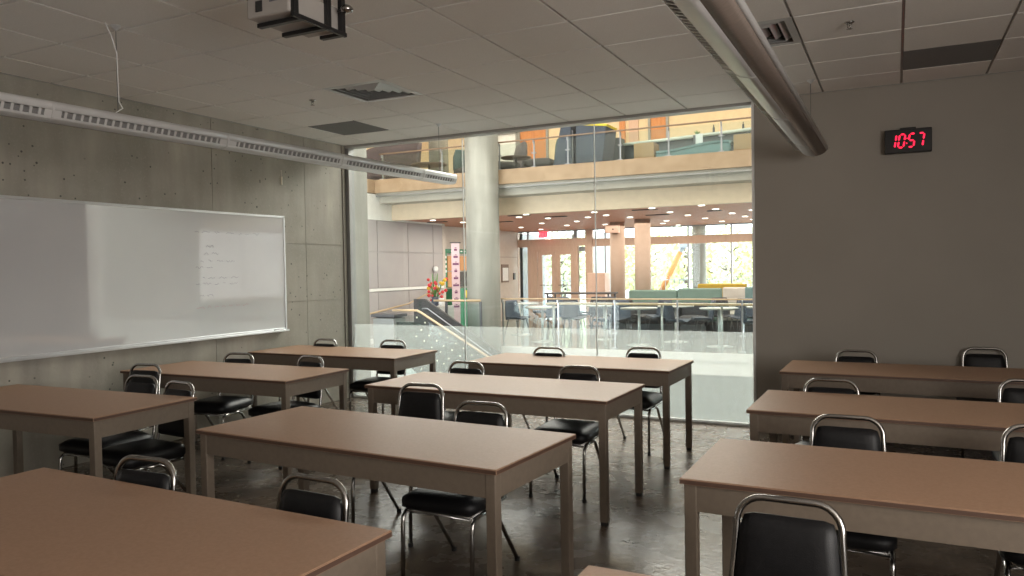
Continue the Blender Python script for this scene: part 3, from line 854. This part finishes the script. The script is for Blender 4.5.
# downlights in lounge ceiling
SP = [(-9.24,14.6),(-9.10,15.69),(-9.4,17.66),(-7.29,14.99),(-6.79,14.3),(-7.82,17.37),(-6.93,15.72),(-9.02,18.66),(-9.05,20.03),(-7.68,18.65),(-6.83,17.21),(-6.09,16.01),(-5.43,14.64),(-6.73,18.93),(-5.54,15.66),(-5.9,19.2),(-4.16,14.37),(-5.0,18.5),(-5.33,16.66),(-4.16,15.68),(-5.38,19.58),(-4.08,16.88),(-5.27,20.7),(-3.2,14.3),(-3.18,15.46),(-2.6,16.2),(-3.13,16.89),(-4.0,18.24),(-3.07,18.14),(-3.11,19.48),(-3.92,19.79),(-2.0,15.0),(-1.8,17.3)]
dl = None
ORD = ['first','second','third','fourth','fifth','sixth','seventh','eighth','ninth','tenth']
BANDS = [(14.0,14.8,'row nearest the bulkhead'),(14.8,16.1,'second row from the bulkhead'),(16.1,17.5,'middle row'),(17.5,18.8,'row over the pink columns'),(18.8,21.1,'row nearest the windows')]
for y0_, y1_, nm in BANDS:
    row = sorted([q for q in SP if y0_ <= q[1] < y1_])
    for k, (x, y) in enumerate(row):
        lab = 'glowing downlight in the wood ceiling, %s from left, %s' % (ORD[k], nm)
        if dl is None:
            dl = thing('downlight', lab, 'ceiling light', (x, y, 2.645), 0, 'downlights in the wood ceiling')
            MB().use('sign_white', True).lathe([(.055,-.010),(.082,-.006),(.085,0)], n=20).build('trim_ring', dl)
            MB().use('downlight', True).lathe([(.058,-.014),(.060,-.008)], n=20).build('diffuser', dl)
        else: dup(dl, (x, y, 2.645), 0, lab)
for x, y, L, lab in ((-7.05, 14.5, .5, 'dark slot vent in the wood ceiling just right of the round concrete column'), (-6.6, 15.4, .5, 'dark slot vent in the wood ceiling above the entrance doors'), (-8.3, 16.2, .5, 'dark slot vent in the wood ceiling beside the concrete column, farther back'), (-4.4, 14.7, .5, 'dark slot vent in the wood ceiling nearest the bulkhead at centre right'), (-4.6, 16.3, .5, 'dark slot vent in the wood ceiling right of the pink columns'), (-3.3, 15.9, .28, 'short dark vent in the wood ceiling near the right edge of the glass'), (-9.5, 15.2, .5, 'dark slot vent in the wood ceiling left of the concrete column')):
    tag(MB().use('dark_slot').box(x-L/2, x+L/2, y-.05, y+.05, 2.63, 2.646).build('slot_diffuser'), lab, 'vent', 'slot vents in the wood ceiling')

# lower railing
def railing(x0, x1, y, z, posts, label, name='guard_rail', top=.93, wood=True, h0=.03):
    t = thing(name, label, 'railing', (0,0,z))
    MB().use('rail_wood' if wood else 'rail_brown').box(x0, x1, y-.02, y+.02, top-.026, top).build('handrail', t, bevel=.008)
    for k, px in enumerate(posts):
        MB().use('steel_post' if wood else 'mullion').box(px-.014, px+.014, y+.03, y+.05, h0, top-.04).box(px-.01, px+.01, y-.01, y+.04, top-.09, top-.03).box(px-.045, px+.045, y+.0, y+.055, .28, .30).box(px-.05,px+.05,y-.02,y+.06,0,h0).build('post', t)
    ed = [x0] + list(posts[1:-1]) + [x1]
    for a, b in zip(ed[:-1], ed[1:]):
        MB().use('rail_glass').box(a+.03, b-.03, y-.006, y+.006, h0, top-.06).build('glass_panel', t)
    return t
railing(-6.92, 3.6, 13.36, 0.02, (-6.90, -5.72, -4.60, -3.44, -2.33, -1.2, 0, 1.2, 2.4, 3.5), 'glass railing with wooden handrail along the lounge floor edge')
t = thing('guard_rail', 'short glass railing with wooden handrail ending in a dark post before the round column', 'railing')
MB().use('rail_wood').tube([(-7.0,12.68,.93),(-8.0,12.62,.93)], .022, 10).build('handrail', t)
MB().use('dark_steel').box(-7.02, -6.98, 12.66, 12.70, 0, .91).build('post', t)
MB().use('dark_steel').box(-7.75, -7.71, 12.62, 12.66, 0, .91).build('post', t)
MB().use('rail_glass').box(-7.70, -7.03, 12.645, 12.655, .02, .87).build('glass_panel', t)

# second wooden counter rail behind
t = thing('bar_counter', 'long thin pale wooden bar counter just behind the lounge railing', 'counter', (0, 14.0, 0))
MB().use('rail_wood').box(-6.2, 3.2, -.12, .12, .80, .835).build('countertop', t, bevel=.005)
for x in (-6.1, -5.0, -3.9, -2.8, -1.7, -.5, .8, 2.0, 3.1):
    MB().use('aluminium').tube([(x,.05,0),(x,.05,.8)], .022, 10).build('leg', t)

# ================================================================== STAIRS
t = thing('staircase', 'staircase descending from the landing with dotted glass balustrade and dark far guard', 'staircase')
n = 22
mb = MB().use('atrium_floor')
for k in range(n):
    x = -8.03 + k*.29; z = -.175*(k+1)
    mb.box(x, x+.31, 11.45, 12.42, z-.06, z)
mb.build('treads', t)
mb = MB().use('guard_dark')
sl = -.62
pts = [(-8.32,.97),(-8.06,.97),(-3.2,.97+sl*4.86),(-3.2,-.05+sl*4.86),(-8.06,-.05),(-8.32,-.05)]
mb.prism(pts, 'y', 12.40, 12.46); tag(mb.build('far_guard', t), 'dark grey solid guard')
mb = MB().use('mullion').tube([(-8.1,12.36,.79),(-7.98,12.36,.79),(-3.2,12.36,.79+sl*4.78)], .012, 8); mb.build('far_handrail', t)
mb = MB().use('rail_wood').tube([(-8.1,11.4,.81),(-7.58,11.4,.81),(-7.50,11.4,.775),(-3.2,11.4,.775-.553*4.3)], .02, 10); tag(mb.build('near_handrail', t), 'pale wooden handrail')
sn = -.553
mb = MB().use('rail_glass').prism([(-8.05,.72),(-7.56,.72),(-3.2,.72+sn*4.36),(-3.2,-.35+sn*4.36),(-7.56,-.35),(-8.05,-.30)], 'y', 11.415, 11.427).use('guard_glass').prism([(-8.05,.6),(-7.60,.6),(-3.2,.60+sn*4.4),(-3.2,-3.6),(-8.05,-1.6)], 'y', 11.432, 11.436); mb.build('near_balustrade', t)
mb = MB().use('frit_dot')
rnd = random.Random(5)
for i in range(24):
    for j in range(10):
        x = -7.6 + i*.16 + (j % 2)*.08 + rnd.uniform(-.015,.015); zt = .66 + sn*(x+7.56)
        z = zt - j*.17 + rnd.uniform(-.015,.015)
        if x > -4 : continue
        r = rnd.uniform(.012, .018)
        mb.lathe([(r,0),(r,.002)], n=8, c=(0,0,0))
        for q in range(16):
            vx, vy, vz = mb.v[-16+q]
            mb.v[-16+q] = (x+vx, 11.412-vz, z+vy)
tag(mb.build('frit_dots', t), 'pale dots printed on the glass', kind='stuff')
mb = MB().use('white_slab').prism([(-8.05,-.12),(-7.9,-.12),(-3.2,-.40+sl*4.86),(-3.2,-.70+sl*4.86),(-8.05,-.45)], 'y', 11.43, 11.46); mb.build('near_stringer', t)
MB().use('rail_glass').box(-8.16, -8.13, 12.30, 12.38, 0, .95).build('newel_post', t, bevel=.005)

t = thing('wall_handrail', 'wooden handrail climbing along the grey panelled atrium wall', 'handrail')
MB().use('rail_wood').tube([(-9.72,12.88,.64),(-9.72,14.27,.78),(-9.72,15.4,1.06)], .02, 8).build('rail', t)
for y, z in ((13.1,.66),(14.3,.79),(15.2,1.0)): MB().use('steel_post').tube([(-9.72,y,z-.02),(AX,y,z-.05)], .008, 6).build('bracket', t)

t = thing('litter_bin', 'grey waste bin with a dark lid on the landing by the panelled wall', 'bin', (-8.72, 12.15, 0))
MB().use('bin_grey').box(-.24, .24, -.2, .2, 0, .62).build('body', t, bevel=.01)
MB().use('dark_steel').box(-.27, .27, -.22, .22, .64, .70).box(-.2,.2,-.16,.16,.62,.64).build('lid', t, bevel=.01)

# ================================================================== LOUNGE LEFT WALL ITEMS
X0 = -10.30
t = thing('menu_board', 'green framed board with orange panels and green base on the beige wall', 'board', (X0, 0, 0))
MB().use('kiosk_green').box(.0, .10, 16.55, 18.5, 1.95, 2.06).box(.0, .10, 16.55, 16.75, 1.08, 1.96).build('frame', t, bevel=.004)
MB().use('kiosk_orange').box(.0, .06, 16.85, 17.45, 1.50, 1.88).build('panel', t)
MB().use('kiosk_orange').box(.0, .06, 17.47, 18.4, 1.50, 1.88).build('panel', t)
MB().use('kiosk_orange').box(.0, .06, 16.85, 17.45, 1.08, 1.47).build('panel', t)
MB().use('seat_darkgrey').box(.0, .06, 17.47, 18.4, 1.08, 1.47).build('panel', t)
mb = MB().use('sign_white')
for k in range(4): mb.box(.10, .104, 16.60, 16.72, 1.82-k*.12, 1.88-k*.12)
for k in range(9): mb.box(.10, .104, 16.95+k*.16, 17.05+k*.16, 1.985, 2.02)
mb.build('lettering', t)
mb = MB().use('kiosk_green').box(.0, .5, 16.6, 18.6, .0, 1.04); mb.build('base', t, bevel=.006)
mb = MB().use('sign_white')
for k in range(8): mb.box(.50, .506, 17.25+k*.14, 17.34+k*.14, .86, .93)
mb.build('base_lettering', t)
mb = MB().use('sign_yellow', True).lathe([(.10,0),(.10,.01)], n=20); o = mb.build('emblem', t, loc=(.50,17.0,.9)); o.rotation_euler = (0, PI/2, 0)

t = thing('banner_stand', 'tall narrow pink banner on a stand beside the green board', 'banner', (-8.88, 14.95, 0), 1.0)
MB().use('banner_pink').box(-.10, .10, -.004, .004, .06, 2.12).build('banner', t)
MB().use('dark_steel').box(-.13, .13, -.012, .012, 2.12, 2.145).build('top_bar', t)
MB().use('dark_steel').box(-.14, .14, -.07, .07, 0, .06).build('base', t)
MB().use('dark_steel').tube([(0,.02,.05),(0,.02,2.12)], .008, 8).build('pole', t)
mb = MB().use('ink_purple')
for k in range(9):
    z = 1.95-k*.16; w_ = .035+.02*(k%3)
    mb.box(-w_, w_, -.007, -.004, z, z+.045).box(-.02, .03, -.007, -.004, z+.06, z+.075)
mb.build('lettering', t)

# flowers
t = thing('flower_arrangement', 'arrangement of red and yellow flowers with a pale vase by the landing', 'flowers', (-9.0, 14.25, 0))
MB().use('table_white').box(-.3, .3, -.3, .3, 0, .74).build('stand', t, bevel=.01)
MB().use('chair_blue', True).lathe([(.06,0),(.09,.06),(.07,.16),(.08,.2)], c=(0,0,.74), n=16).build('vase', t)
MB().use('sign_white', True).lathe([(.05,0),(.07,.06),(.05,.14),(.06,.17)], c=(.2,-.05,.74), n=16).build('vase', t)
rnd = random.Random(11)
mr = MB().use('flower_red', True); my = MB().use('flower_yellow', True); ml = MB().use('leaf_green')
for k in range(26):
    x = rnd.uniform(-.16,.24); z = rnd.uniform(.86, 1.32); yy = rnd.uniform(-.12,.12)
    ml.tube([(x*.2,0,.92),(x*.8,yy*.8,z)], .006, 4)
    tgt = my if k % 4 == 0 else mr
    r = rnd.uniform(.03,.055)
    tgt.lathe([(r*.2,-r),(r*.9,-r*.4),(r,.1*r),(r*.6,r*.7),(.01,r*.8)], c=(x,yy,z), n=8)
for k in range(8):
    x = rnd.uniform(-.1,.1); ml.tube([(0,0,.92),(x*.6,0,1.2),(x,0,1.45)], [.012,.012,.002], 4)
mr.build('blossom', t); my.build('blossom', t); ml.build('foliage', t)
tag(MB().use('sign_white', True).lathe([(.004,-.07),(.04,-.06),(.06,-.02),(.06,.02),(.04,.06),(.004,.07)], c=(AX+.061,15.55,1.55), n=16).build('wall_sensor'), 'small white round device on the grey panelled wall', 'device')

t = thing('notice_frame', 'framed notice on the beige wall left of the entrance', 'notice', (X0, 20.15, 0))
MB().use('notice_frame').box(0, .03, -.22, .22, 1.13, 1.66).build('frame', t, bevel=.004)
MB().use('sign_white').box(.03, .034, -.18, .18, 1.18, 1.56).build('paper', t)
tag(MB().use('dark_steel').box(X0, X0+.04, 20.70, 20.80, 1.2, 1.4).build('card_reader', bevel=.004), 'small dark wall switch right of the framed notice', 'switch')
struct(MB().use('seat_brown').box(X0, X0+.004, 19.0, 21.0, 1.87, 1.88), 'trim_6', 'thin joint line across the beige wall', 'trim')

# ================================================================== LOUNGE FURNITURE
def slab_booth(name, label, x, y, w_, h, matn, d=.55, rz=0):
    t = thing(name, label, 'booth seat', (x, y, 0), rz)
    MB().use(matn).box(-w_/2, w_/2, d*.32-.09, d*.32+.09, .24, h).build('backrest', t, bevel=.03)
    MB().use(matn).cushion(0, -.05, .38, w_, d, .16, r=.06, crown=.02).build('seat', t)
    MB().use('dark_steel').box(-w_/2+.05, w_/2-.05, -.25, .2, 0, .3).build('base', t)
    return t
slab_booth('lounge_booth', 'long low green booth left of the two behind the lounge railing', -5.0, 17.15, 1.15, .98, 'booth_green')
slab_booth('lounge_booth', 'pale green booth right of the darker one behind the railing', -3.91, 17.05, .96, 1.02, 'booth_green')
slab_booth('lounge_booth', 'mustard yellow booth by the windows', -3.75, 18.7, 1.15, 1.08, 'booth_yellow')
slab_booth('lounge_booth', 'white rounded booth beside the yellow one', -3.25, 17.7, .55, 1.02, 'booth_white')
slab_booth('lounge_booth', 'pale aqua booth at the right edge of the glass', -2.55, 17.2, .8, 1.04, 'bench_aqua')
slab_booth('lounge_sofa', 'dark brown sofa under the middle of the lounge windows', -4.85, 16.3, 1.4, .74, 'chair_dark')
slab_booth('lounge_sofa', 'dark sofa right of the first one in the lounge', -3.85, 16.3, .55, .74, 'chair_dark')

def cafe_chair(label, matn='chair_blue'):
    t = thing('cafe_chair', label, 'chair', (0,0,0), 0, 'shell chairs in the lounge')
    def P(u, v):
        x = (u-.5)*.42
        if v < .5:
            y = -.2 + v*2*.38; z = .45 + .02*abs(u-.5)*2 + .01*(1-v*2)
        else:
            s = (v-.5)*2; y = .18+.06*s; z = .45+.40*s; x *= 1 - .25*s*s
        z += .03*(2*(u-.5))**2 * (1 if v < .5 else 0); y -= .05*(2*(u-.5))**2*(0 if v < .5 else 1)
        return (x, y, z)
    MB().use(matn, True).quadgrid(P, 8, 12).build('shell', t, solid=.014)
    for sx in (-1, 1):
        for sy in (-1, 1):
            MB().use('dark_steel').tube([(sx*.14, sy*.13, .45),(sx*.2, sy*.22, 0)], .010, 6).build('leg', t)
    return t
cc = cafe_chair('blue-grey shell chair nearest the left end of the lounge railing')
cc.location = (-7.15, 14.55, 0); cc.rotation_euler = (0,0,1.2)
LCH = [(-5.15,14.35,-1.3,'blue-grey shell chair left of the white cafe table behind the railing'),(-3.72,14.45,1.4,'blue-grey shell chair between the two middle white tables'),(-3.38,15.15,-1.2,'blue-grey shell chair facing right past the railing post'),(-6.6,15.3,.4,'shell chair behind the first white cafe table'),(-6.25,15.85,2.6,'shell chair farther back left of the pink column'),(-5.02,14.95,.2,'shell chair behind the central white table'),(-4.42,15.75,-.4,'shell chair right behind the central white table'),(-2.35,14.5,1.5,'shell chair near the right edge of the glass'),(-2.75,15.75,-.2,'shell chair behind the right hand white table'),(-6.7,16.2,.9,'shell chair in front of the entrance doors'),(-7.6,16.8,-1.0,'shell chair nearest the entrance doors')]
for x, y, a, l in LCH: dup(cc, (x, y, 0), a, l)
dc = cafe_chair('dark shell chair just behind the left white cafe table', 'chair_dark')
dc.location = (-5.98, 14.85, 0); dc.rotation_euler = (0,0,.9)
for x, y, a, l in ((-5.75,15.75,.3,'dark shell chair behind the second blue-grey chair'),(-4.95,15.75,1.3,'dark shell chair behind the central white table, near the sofa'),(-7.0,16.6,2,'dark shell chair under the dark high table'),(-6.35,16.8,-2,'dark shell chair right of the dark high table'),(-3.2,16.1,.5,'dark shell chair near the pale booth'),(-1.9,14.3,.5,'dark shell chair at the extreme right of the glass'),(-5.85,16.5,.1,'dark shell chair in front of the pink columns')):
    dup(dc, (x, y, 0), a, l)
def cafe_table(label, r=.36, h=.73):
    t = thing('cafe_table', label, 'table', (0,0,0), 0, 'white pedestal tables in the lounge')
    MB().use('table_white', True).lathe([(r-.01,h-.03),(r,h-.02),(r,h-.005),(r-.01,h)], n=32).build('tabletop', t)
    MB().use('aluminium', True).lathe([(.028,.02),(.028,h-.03)], n=14).build('pedestal', t)
    MB().use('aluminium', True).lathe([(.24,0),(.24,.008),(.05,.03)], n=24).build('base', t)
    return t
ct = cafe_table('round white cafe table at the left end behind the railing')
ct.location = (-6.55, 14.5, 0)
for x, y, l in ((-4.45,14.4,'round white cafe table in the middle behind the railing'),(-2.95,14.55,'round white cafe table on the right behind the railing'),(-5.5,15.35,'round white cafe table between the left and middle ones'),(-3.95,15.25,'round white cafe table one row back'),(-7.7,15.9,'round white cafe table nearest the round concrete column'),(-2.2,15.2,'round white cafe table at the right edge of the glass')):
    dup(ct, (x, y, 0), 0, l)
def high_table(x, y, w_, label):
    t = thing('high_table', label, 'table', (x, y, 0))
    MB().use('seat_darkgrey').box(-w_/2, w_/2, -.3, .3, .88, .92).build('tabletop', t, bevel=.004)
    for sx in (-1, 1):
        for sy in (-1, 1): MB().use('dark_steel').box(sx*(w_/2-.06)-.02, sx*(w_/2-.06)+.02, sy*.24-.02, sy*.24+.02, 0, .88).build('leg', t)
high_table(-6.9, 17.6, 1.7, 'dark high table in front of the entrance doors')
high_table(-5.2, 14.95, 1.0, 'dark high table behind the left chairs of the lounge') if False else None

# ================================================================== GALLERY (upper level)
GZ = 3.30
t = railing(-9.8, 3.6, 13.42, 3.45, (-9.75, -8.27, -6.95, -6.20, -5.5, -4.47, -3.58, -2.66, -1.5, -.4, .8, 2, 3.3), 'upper gallery glass railing with wooden handrail and clamped steel posts', top=.56, wood=False)
t = thing('lounge_armchair', 'large mauve high-backed gallery seat left of the round column', 'armchair', (-10.45, 15.0, GZ))
def Pm(u, v):
    a = PI*(.05+.9*u); return (-.72*math.cos(a)*(1+.1*v), -.45+.65*math.sin(a)+.08*v, .1+1.12*v*(1-.16*abs(2*u-1)**3))
MB().use('booth_mauve', True).quadgrid(Pm, 20, 8).build('backrest', t, solid=.08)
MB().use('booth_mauve').cushion(0, -.25, .42, 1.1, .8, .2, r=.08).build('seat', t)
MB().use('dark_steel').box(-.4, .4, -.5, .1, 0, .32).build('base', t)
t = thing('lounge_armchair', 'teal high-backed gallery chair just left of the round column', 'armchair', (-8.55, 15.1, GZ), 1.2)
MB().use('seat_teal').cushion(0, .22, .62, .55, .16, .6, r=.06).build('backrest', t)
MB().use('seat_darkgrey').cushion(0, -.05, .42, .6, .6, .16, r=.06).build('seat', t)
MB().use('dark_steel').box(-.2, .2, -.2, .2, 0, .34).build('base', t)
t = thing('lounge_armchair', 'grey gallery seat just right of the round column', 'armchair', (-7.55, 14.9, GZ), -.9)
MB().use('booth_mauve').cushion(0, .25, .58, .75, .18, .8, r=.08, M=Matrix.Rotation(-.12, 4, 'X')).build('backrest', t)
MB().use('seat_darkgrey').cushion(0, -.1, .42, .75, .7, .18, r=.06).build('seat', t)
MB().use('dark_steel').box(-.25, .25, -.25, .2, 0, .33).build('base', t)
t = thing('lounge_armchair', 'dark gallery chair with teal back left of the tall blue booth', 'armchair', (-6.6, 14.85, GZ), -1.5)
MB().use('seat_teal').cushion(0, .30, .62, .5, .14, .62, r=.06, M=Matrix.Rotation(-.1, 4, 'X')).build('backrest', t)
MB().use('seat_darkgrey').cushion(0, -.08, .42, .62, .62, .18, r=.06).build('seat', t)
MB().use('dark_steel').box(-.2, .2, -.2, .2, 0, .34).build('base', t)
def low_table(x, y, w_, z, label):
    t = thing('side_table', label, 'table', (x, y, GZ))
    MB().use('seat_brown', True).lathe([(w_/2-.01,z-.025),(w_/2,z-.015),(w_/2,z)], n=28).build('tabletop', t)
    MB().use('dark_steel', True).lathe([(.025,.02),(.025,z-.02)], n=12).build('stem', t)
    MB().use('dark_steel', True).lathe([(.2,0),(.2,.01),(.03,.03)], n=20).build('base', t)
low_table(-9.25, 14.5, .8, .57, 'gallery side table between the mauve seat and the teal chair')
low_table(-6.93, 14.15, .62, .50, 'small dark gallery table in front of the orange door')
t = thing('privacy_booth', 'tall slate blue gallery booth with a yellow top edge', 'booth seat', (-5.66, 14.6, GZ))
MB().use('booth_slate').prism([(-.55,.05),(-.08,.05),(-.10,1.22),(-.28,1.22)], 'y', -.35, .35).build('side_panel', t, bevel=.02)
MB().use('booth_slate').prism([(-.04,.05),(.50,.05),(.62,.98),(-.02,1.06)], 'y', -.28, .35).build('side_panel', t, bevel=.02)
MB().use('sign_yellow').prism([(-.03,1.06),(.62,.98),(.64,1.02),(-.03,1.10)], 'y', -.28, .35).build('top_edge', t)
MB().use('dark_steel').box(-.075, -.045, -.36, -.33, 0, .95).build('post', t)
t = thing('gallery_counter', 'long curved dark reception counter with pale top on the gallery', 'counter', (0,0,GZ))
def arc(u): 
    x = -4.98 + u*6.5; y = 15.3 - .9*math.sin(min(1,u*.9)*PI*.5)*u - .25*math.sin(u*PI); return x, y
def Pc(u, v): 
    x, y = arc(u); return (x, y, .32+.40*v)
MB().use('counter_front', True).quadgrid(Pc, 24, 2).build('front', t, solid=.06)
def Pt(u, v):
    x, y = arc(u); return (x, y-.12+.6*v, .735)
MB().use('counter_top', True).quadgrid(Pt, 24, 2).build('countertop', t, solid=.05)
MB().use('counter_front').box(-5.26, -5.0, 15.05, 15.35, .2, .86).build('end_panel', t, bevel=.01)
for u in (.02, .3, .6, .95):
    x, y = arc(u); MB().use('dark_steel').box(x-.03, x+.03, y+.05, y+.11, 0, .34).build('leg', t)
t = thing('bench', 'wavy aqua bench below the gallery counter', 'bench', (0,0,GZ))
def Pb(u, v):
    x = -3.86+u*1.32; return (x, 13.62+.3*v, .30+.03*math.sin(u*5+4)+.05*u)
MB().use('bench_aqua', True).quadgrid(Pb, 30, 2).build('seat', t, solid=.05)
def Pb2(u, v):
    x = -3.86+u*1.32; return (x, 13.64, (.29+.03*math.sin(u*5+4)+.05*u)*v)
MB().use('bench_aqua', True).quadgrid(Pb2, 30, 1).build('base', t, solid=.03)
for x, l in ((-4.08, 'tan wooden box stool left of the aqua bench on the gallery'), (-2.30, 'tan wooden box at the right end of the gallery by the wall edge')):
    tag(MB().use('box_tan').box(x-.19, x+.19, 13.62, 13.95, GZ, GZ+.47).build('box_stool', bevel=.01), l, 'stool')
t = thing('monitor_panel', 'small white upright panel standing behind the aqua bench', 'panel', (-3.20, 14.1, GZ))
MB().use('sign_white').box(-.05, .08, -.01, .01, .2, .62).build('panel', t)
MB().use('dark_steel').box(-.09, -.05, -.02, .02, 0, .60).box(-.1,.1,-.08,.08,0,.02).build('stand', t)
rnd = random.Random(2)
for k, (x, l) in enumerate(((-3.42,'tiny plant on the gallery counter'),(-2.55,'small bottle on the gallery counter near the right edge'),(-3.1,'second small bottle on the gallery counter'))):
    y = 14.75
    if k == 0:
        mb = MB().use('leaf_green'); 
        for q in range(10): mb.tube([(0,0,0),(rnd.uniform(-.06,.06),rnd.uniform(-.04,.04),rnd.uniform(.03,.09))], [.012,.003], 4)
        o = mb.build('potted_plant')
    else: o = MB().use('dark_steel', True).lathe([(.022,0),(.022,.09),(.009,.12),(.009,.15)], n=12).build('bottle')
    o.location = (x, 14.95, GZ+.762); tag(o, l, 'plant' if k == 0 else 'bottle')
# gallery doors and column
for k, (xa, xb, za, lab) in enumerate(((-9.2,-8.42,5.30,'orange wooden gallery door seen just right of the round column'),(-5.53,-5.13,5.45,'orange wooden gallery door above the curved counter'))):
    d = sthing('door_%d' % (k+3), lab, 'door')
    MB().use('orange_door').box(xa, xb, 19.08, 19.14, GZ, za).build('leaf', d)
    MB().use('grey_frame').box(xa-.06, xa, 19.04, 19.14, GZ, za+.06).box(xb, xb+.06, 19.04, 19.14, GZ, za+.06).box(xa, xb, 19.04, 19.14, za, za+.06).build('door_frame', d)
wn = sthing('window_3', 'narrow gallery window left of the orange door', 'window')
MB().use('grey_frame').box(-9.95, -9.88, 19.02, 19.12, 3.9, 5.3).box(-9.32, -9.26, 19.02, 19.12, 3.9, 5.3).box(-9.95,-9.26,19.02,19.12,5.24,5.3).build('window_frame', wn)
MB().use('sign_white').box(-9.88, -9.32, 19.06, 19.09, 3.9, 5.24).build('pane', wn)
for (xa, xb, mtn) in ((-6.35,-6.2,'orange_door'),(-6.1,-5.85,'pale_pink')):
    struct(MB().use(mtn).box(xa, xb, 19.05, 19.1, 3.3, 5.5), 'trim_%d' % (7+int(abs(xa)*10) % 40), 'wooden strip on the gallery wall', 'trim')
tag(MB().use('concrete_column', True).lathe([(.24,0),(.24,2.7)], c=(-10.05,16.2,GZ), n=32).build('gallery_column'), 'grey round column on the gallery behind the side table', 'column')

# ================================================================== OUTSIDE
struct(MB().use('outside_paving').box(-60, 40, 21.4, 90, -.3, -.05), 'ground', 'pale paving outside the windows', 'ground')
tag(MB().use('concrete_column', True).lathe([(.2,-.05),(.2,3.2)], c=(-5.14,22.6,0), n=28).build('outdoor_column'), 'grey round column outside behind the windows', 'column')
struct(MB().use('gallery_ceiling').box(-12, 6, 21.2, 23.2, 2.95, 3.3), 'canopy', 'roof canopy outside the window wall', 'canopy')
def tree(x, y, h, r, matn, label, seed):
    rn = random.Random(seed)
    t = thing('autumn_tree', label, 'tree', (x, y, -.05), 0, 'autumn trees outside the windows')
    mb = MB().use('bark').tube([(0,0,0),(.05,0,h*.3),(-.05,0,h*.6),(0,0,h*.85)], [.16,.13,.09,.03], 8)
    for k in range(9):
        a = rn.uniform(0, 2*PI); z = h*rn.uniform(.25,.7)
        mb.tube([(0,0,z),(math.cos(a)*r*.4,math.sin(a)*r*.4,z+h*.12),(math.cos(a)*r*.75,math.sin(a)*r*.75,z+h*.2)], [.05,.03,.01], 5)
    mb.build('trunk', t)
    mb = MB().use(matn)
    for k in range(1500):
        a = rn.uniform(0, 2*PI); ph = math.acos(rn.uniform(-1,1)); rr = rn.uniform(.35,1)**.5
        c = Vector((math.cos(a)*math.sin(ph)*r*rr, math.sin(a)*math.sin(ph)*r*rr, h*.58+math.cos(ph)*h*.46*rr))
        u = Vector((rn.uniform(-1,1),rn.uniform(-1,1),rn.uniform(-1,1))).normalized(); v = u.orthogonal().normalized()
        s = rn.uniform(.08,.16)
        mb._add([c-u*s, c+v*s*.6, c+u*s, c-v*s*.6], [(0,1,2,3)])
    mb.build('foliage', t)
TR = [(-8.9,30,2.8,1.6,'tree_yellow','bright yellow tree seen behind the orange boom'),(-8.7,35.5,3.4,1.9,'tree_pale','pale leafy tree seen between the boom and the outdoor column'),(-12.2,35,3.2,1.6,'tree_pale','pale tree seen between the two pink columns'),(-5.9,31,3.0,1.5,'tree_yellow','yellow tree right of the outdoor column'),(-5.0,35.8,3.4,1.8,'tree_pale','pale tree at the right edge of the windows'),(-14.6,39,3.4,1.6,'tree_yellow','yellow tree seen left of the pink cabinet'),(-12.6,30,3.1,1.0,'tree_pale','pale tree seen through the entrance doors')]
for k, a in enumerate(TR): tree(*a, 20+k)
t = thing('boom_lift', 'orange boom rising diagonally outside the windows', 'crane', (-7.67, 28, -.05))
MB().use('crane_orange').tube([(-.2,0,.5),(.62,0,2.1)], .10, 8).build('boom', t)
MB().use('crane_grey').tube([(.58,0,2.05),(.72,0,2.28)], .09, 8).box(.62,.92,-.2,.2,2.25,2.45).build('basket', t)
MB().use('crane_grey').box(-.7, .4, -.45, .45, .2, .65).build('chassis', t, bevel=.04)
for sx in (-.5, .2):
    for sy in (-.45, .45):
        o = MB().use('glide_black', True).lathe([(.2,-.08),(.22,0),(.2,.08)], n=20).build('wheel', t, loc=(sx, sy, .22)); o.rotation_euler = (PI/2, 0, 0)
t = thing('site_fence', 'dark picket fence outside at the foot of the trees', 'fence', (0, 26, -.05))
mb = MB().use('crane_grey')
for k in range(100): mb.box(-17+k*.16-.008, -17+k*.16+.008, -.01, .01, 0, 1.25)
mb.box(-17, -1, -.015, .015, 1.1, 1.13).box(-17, -1, -.015, .015, .1, .13)
mb.build('pickets', t)
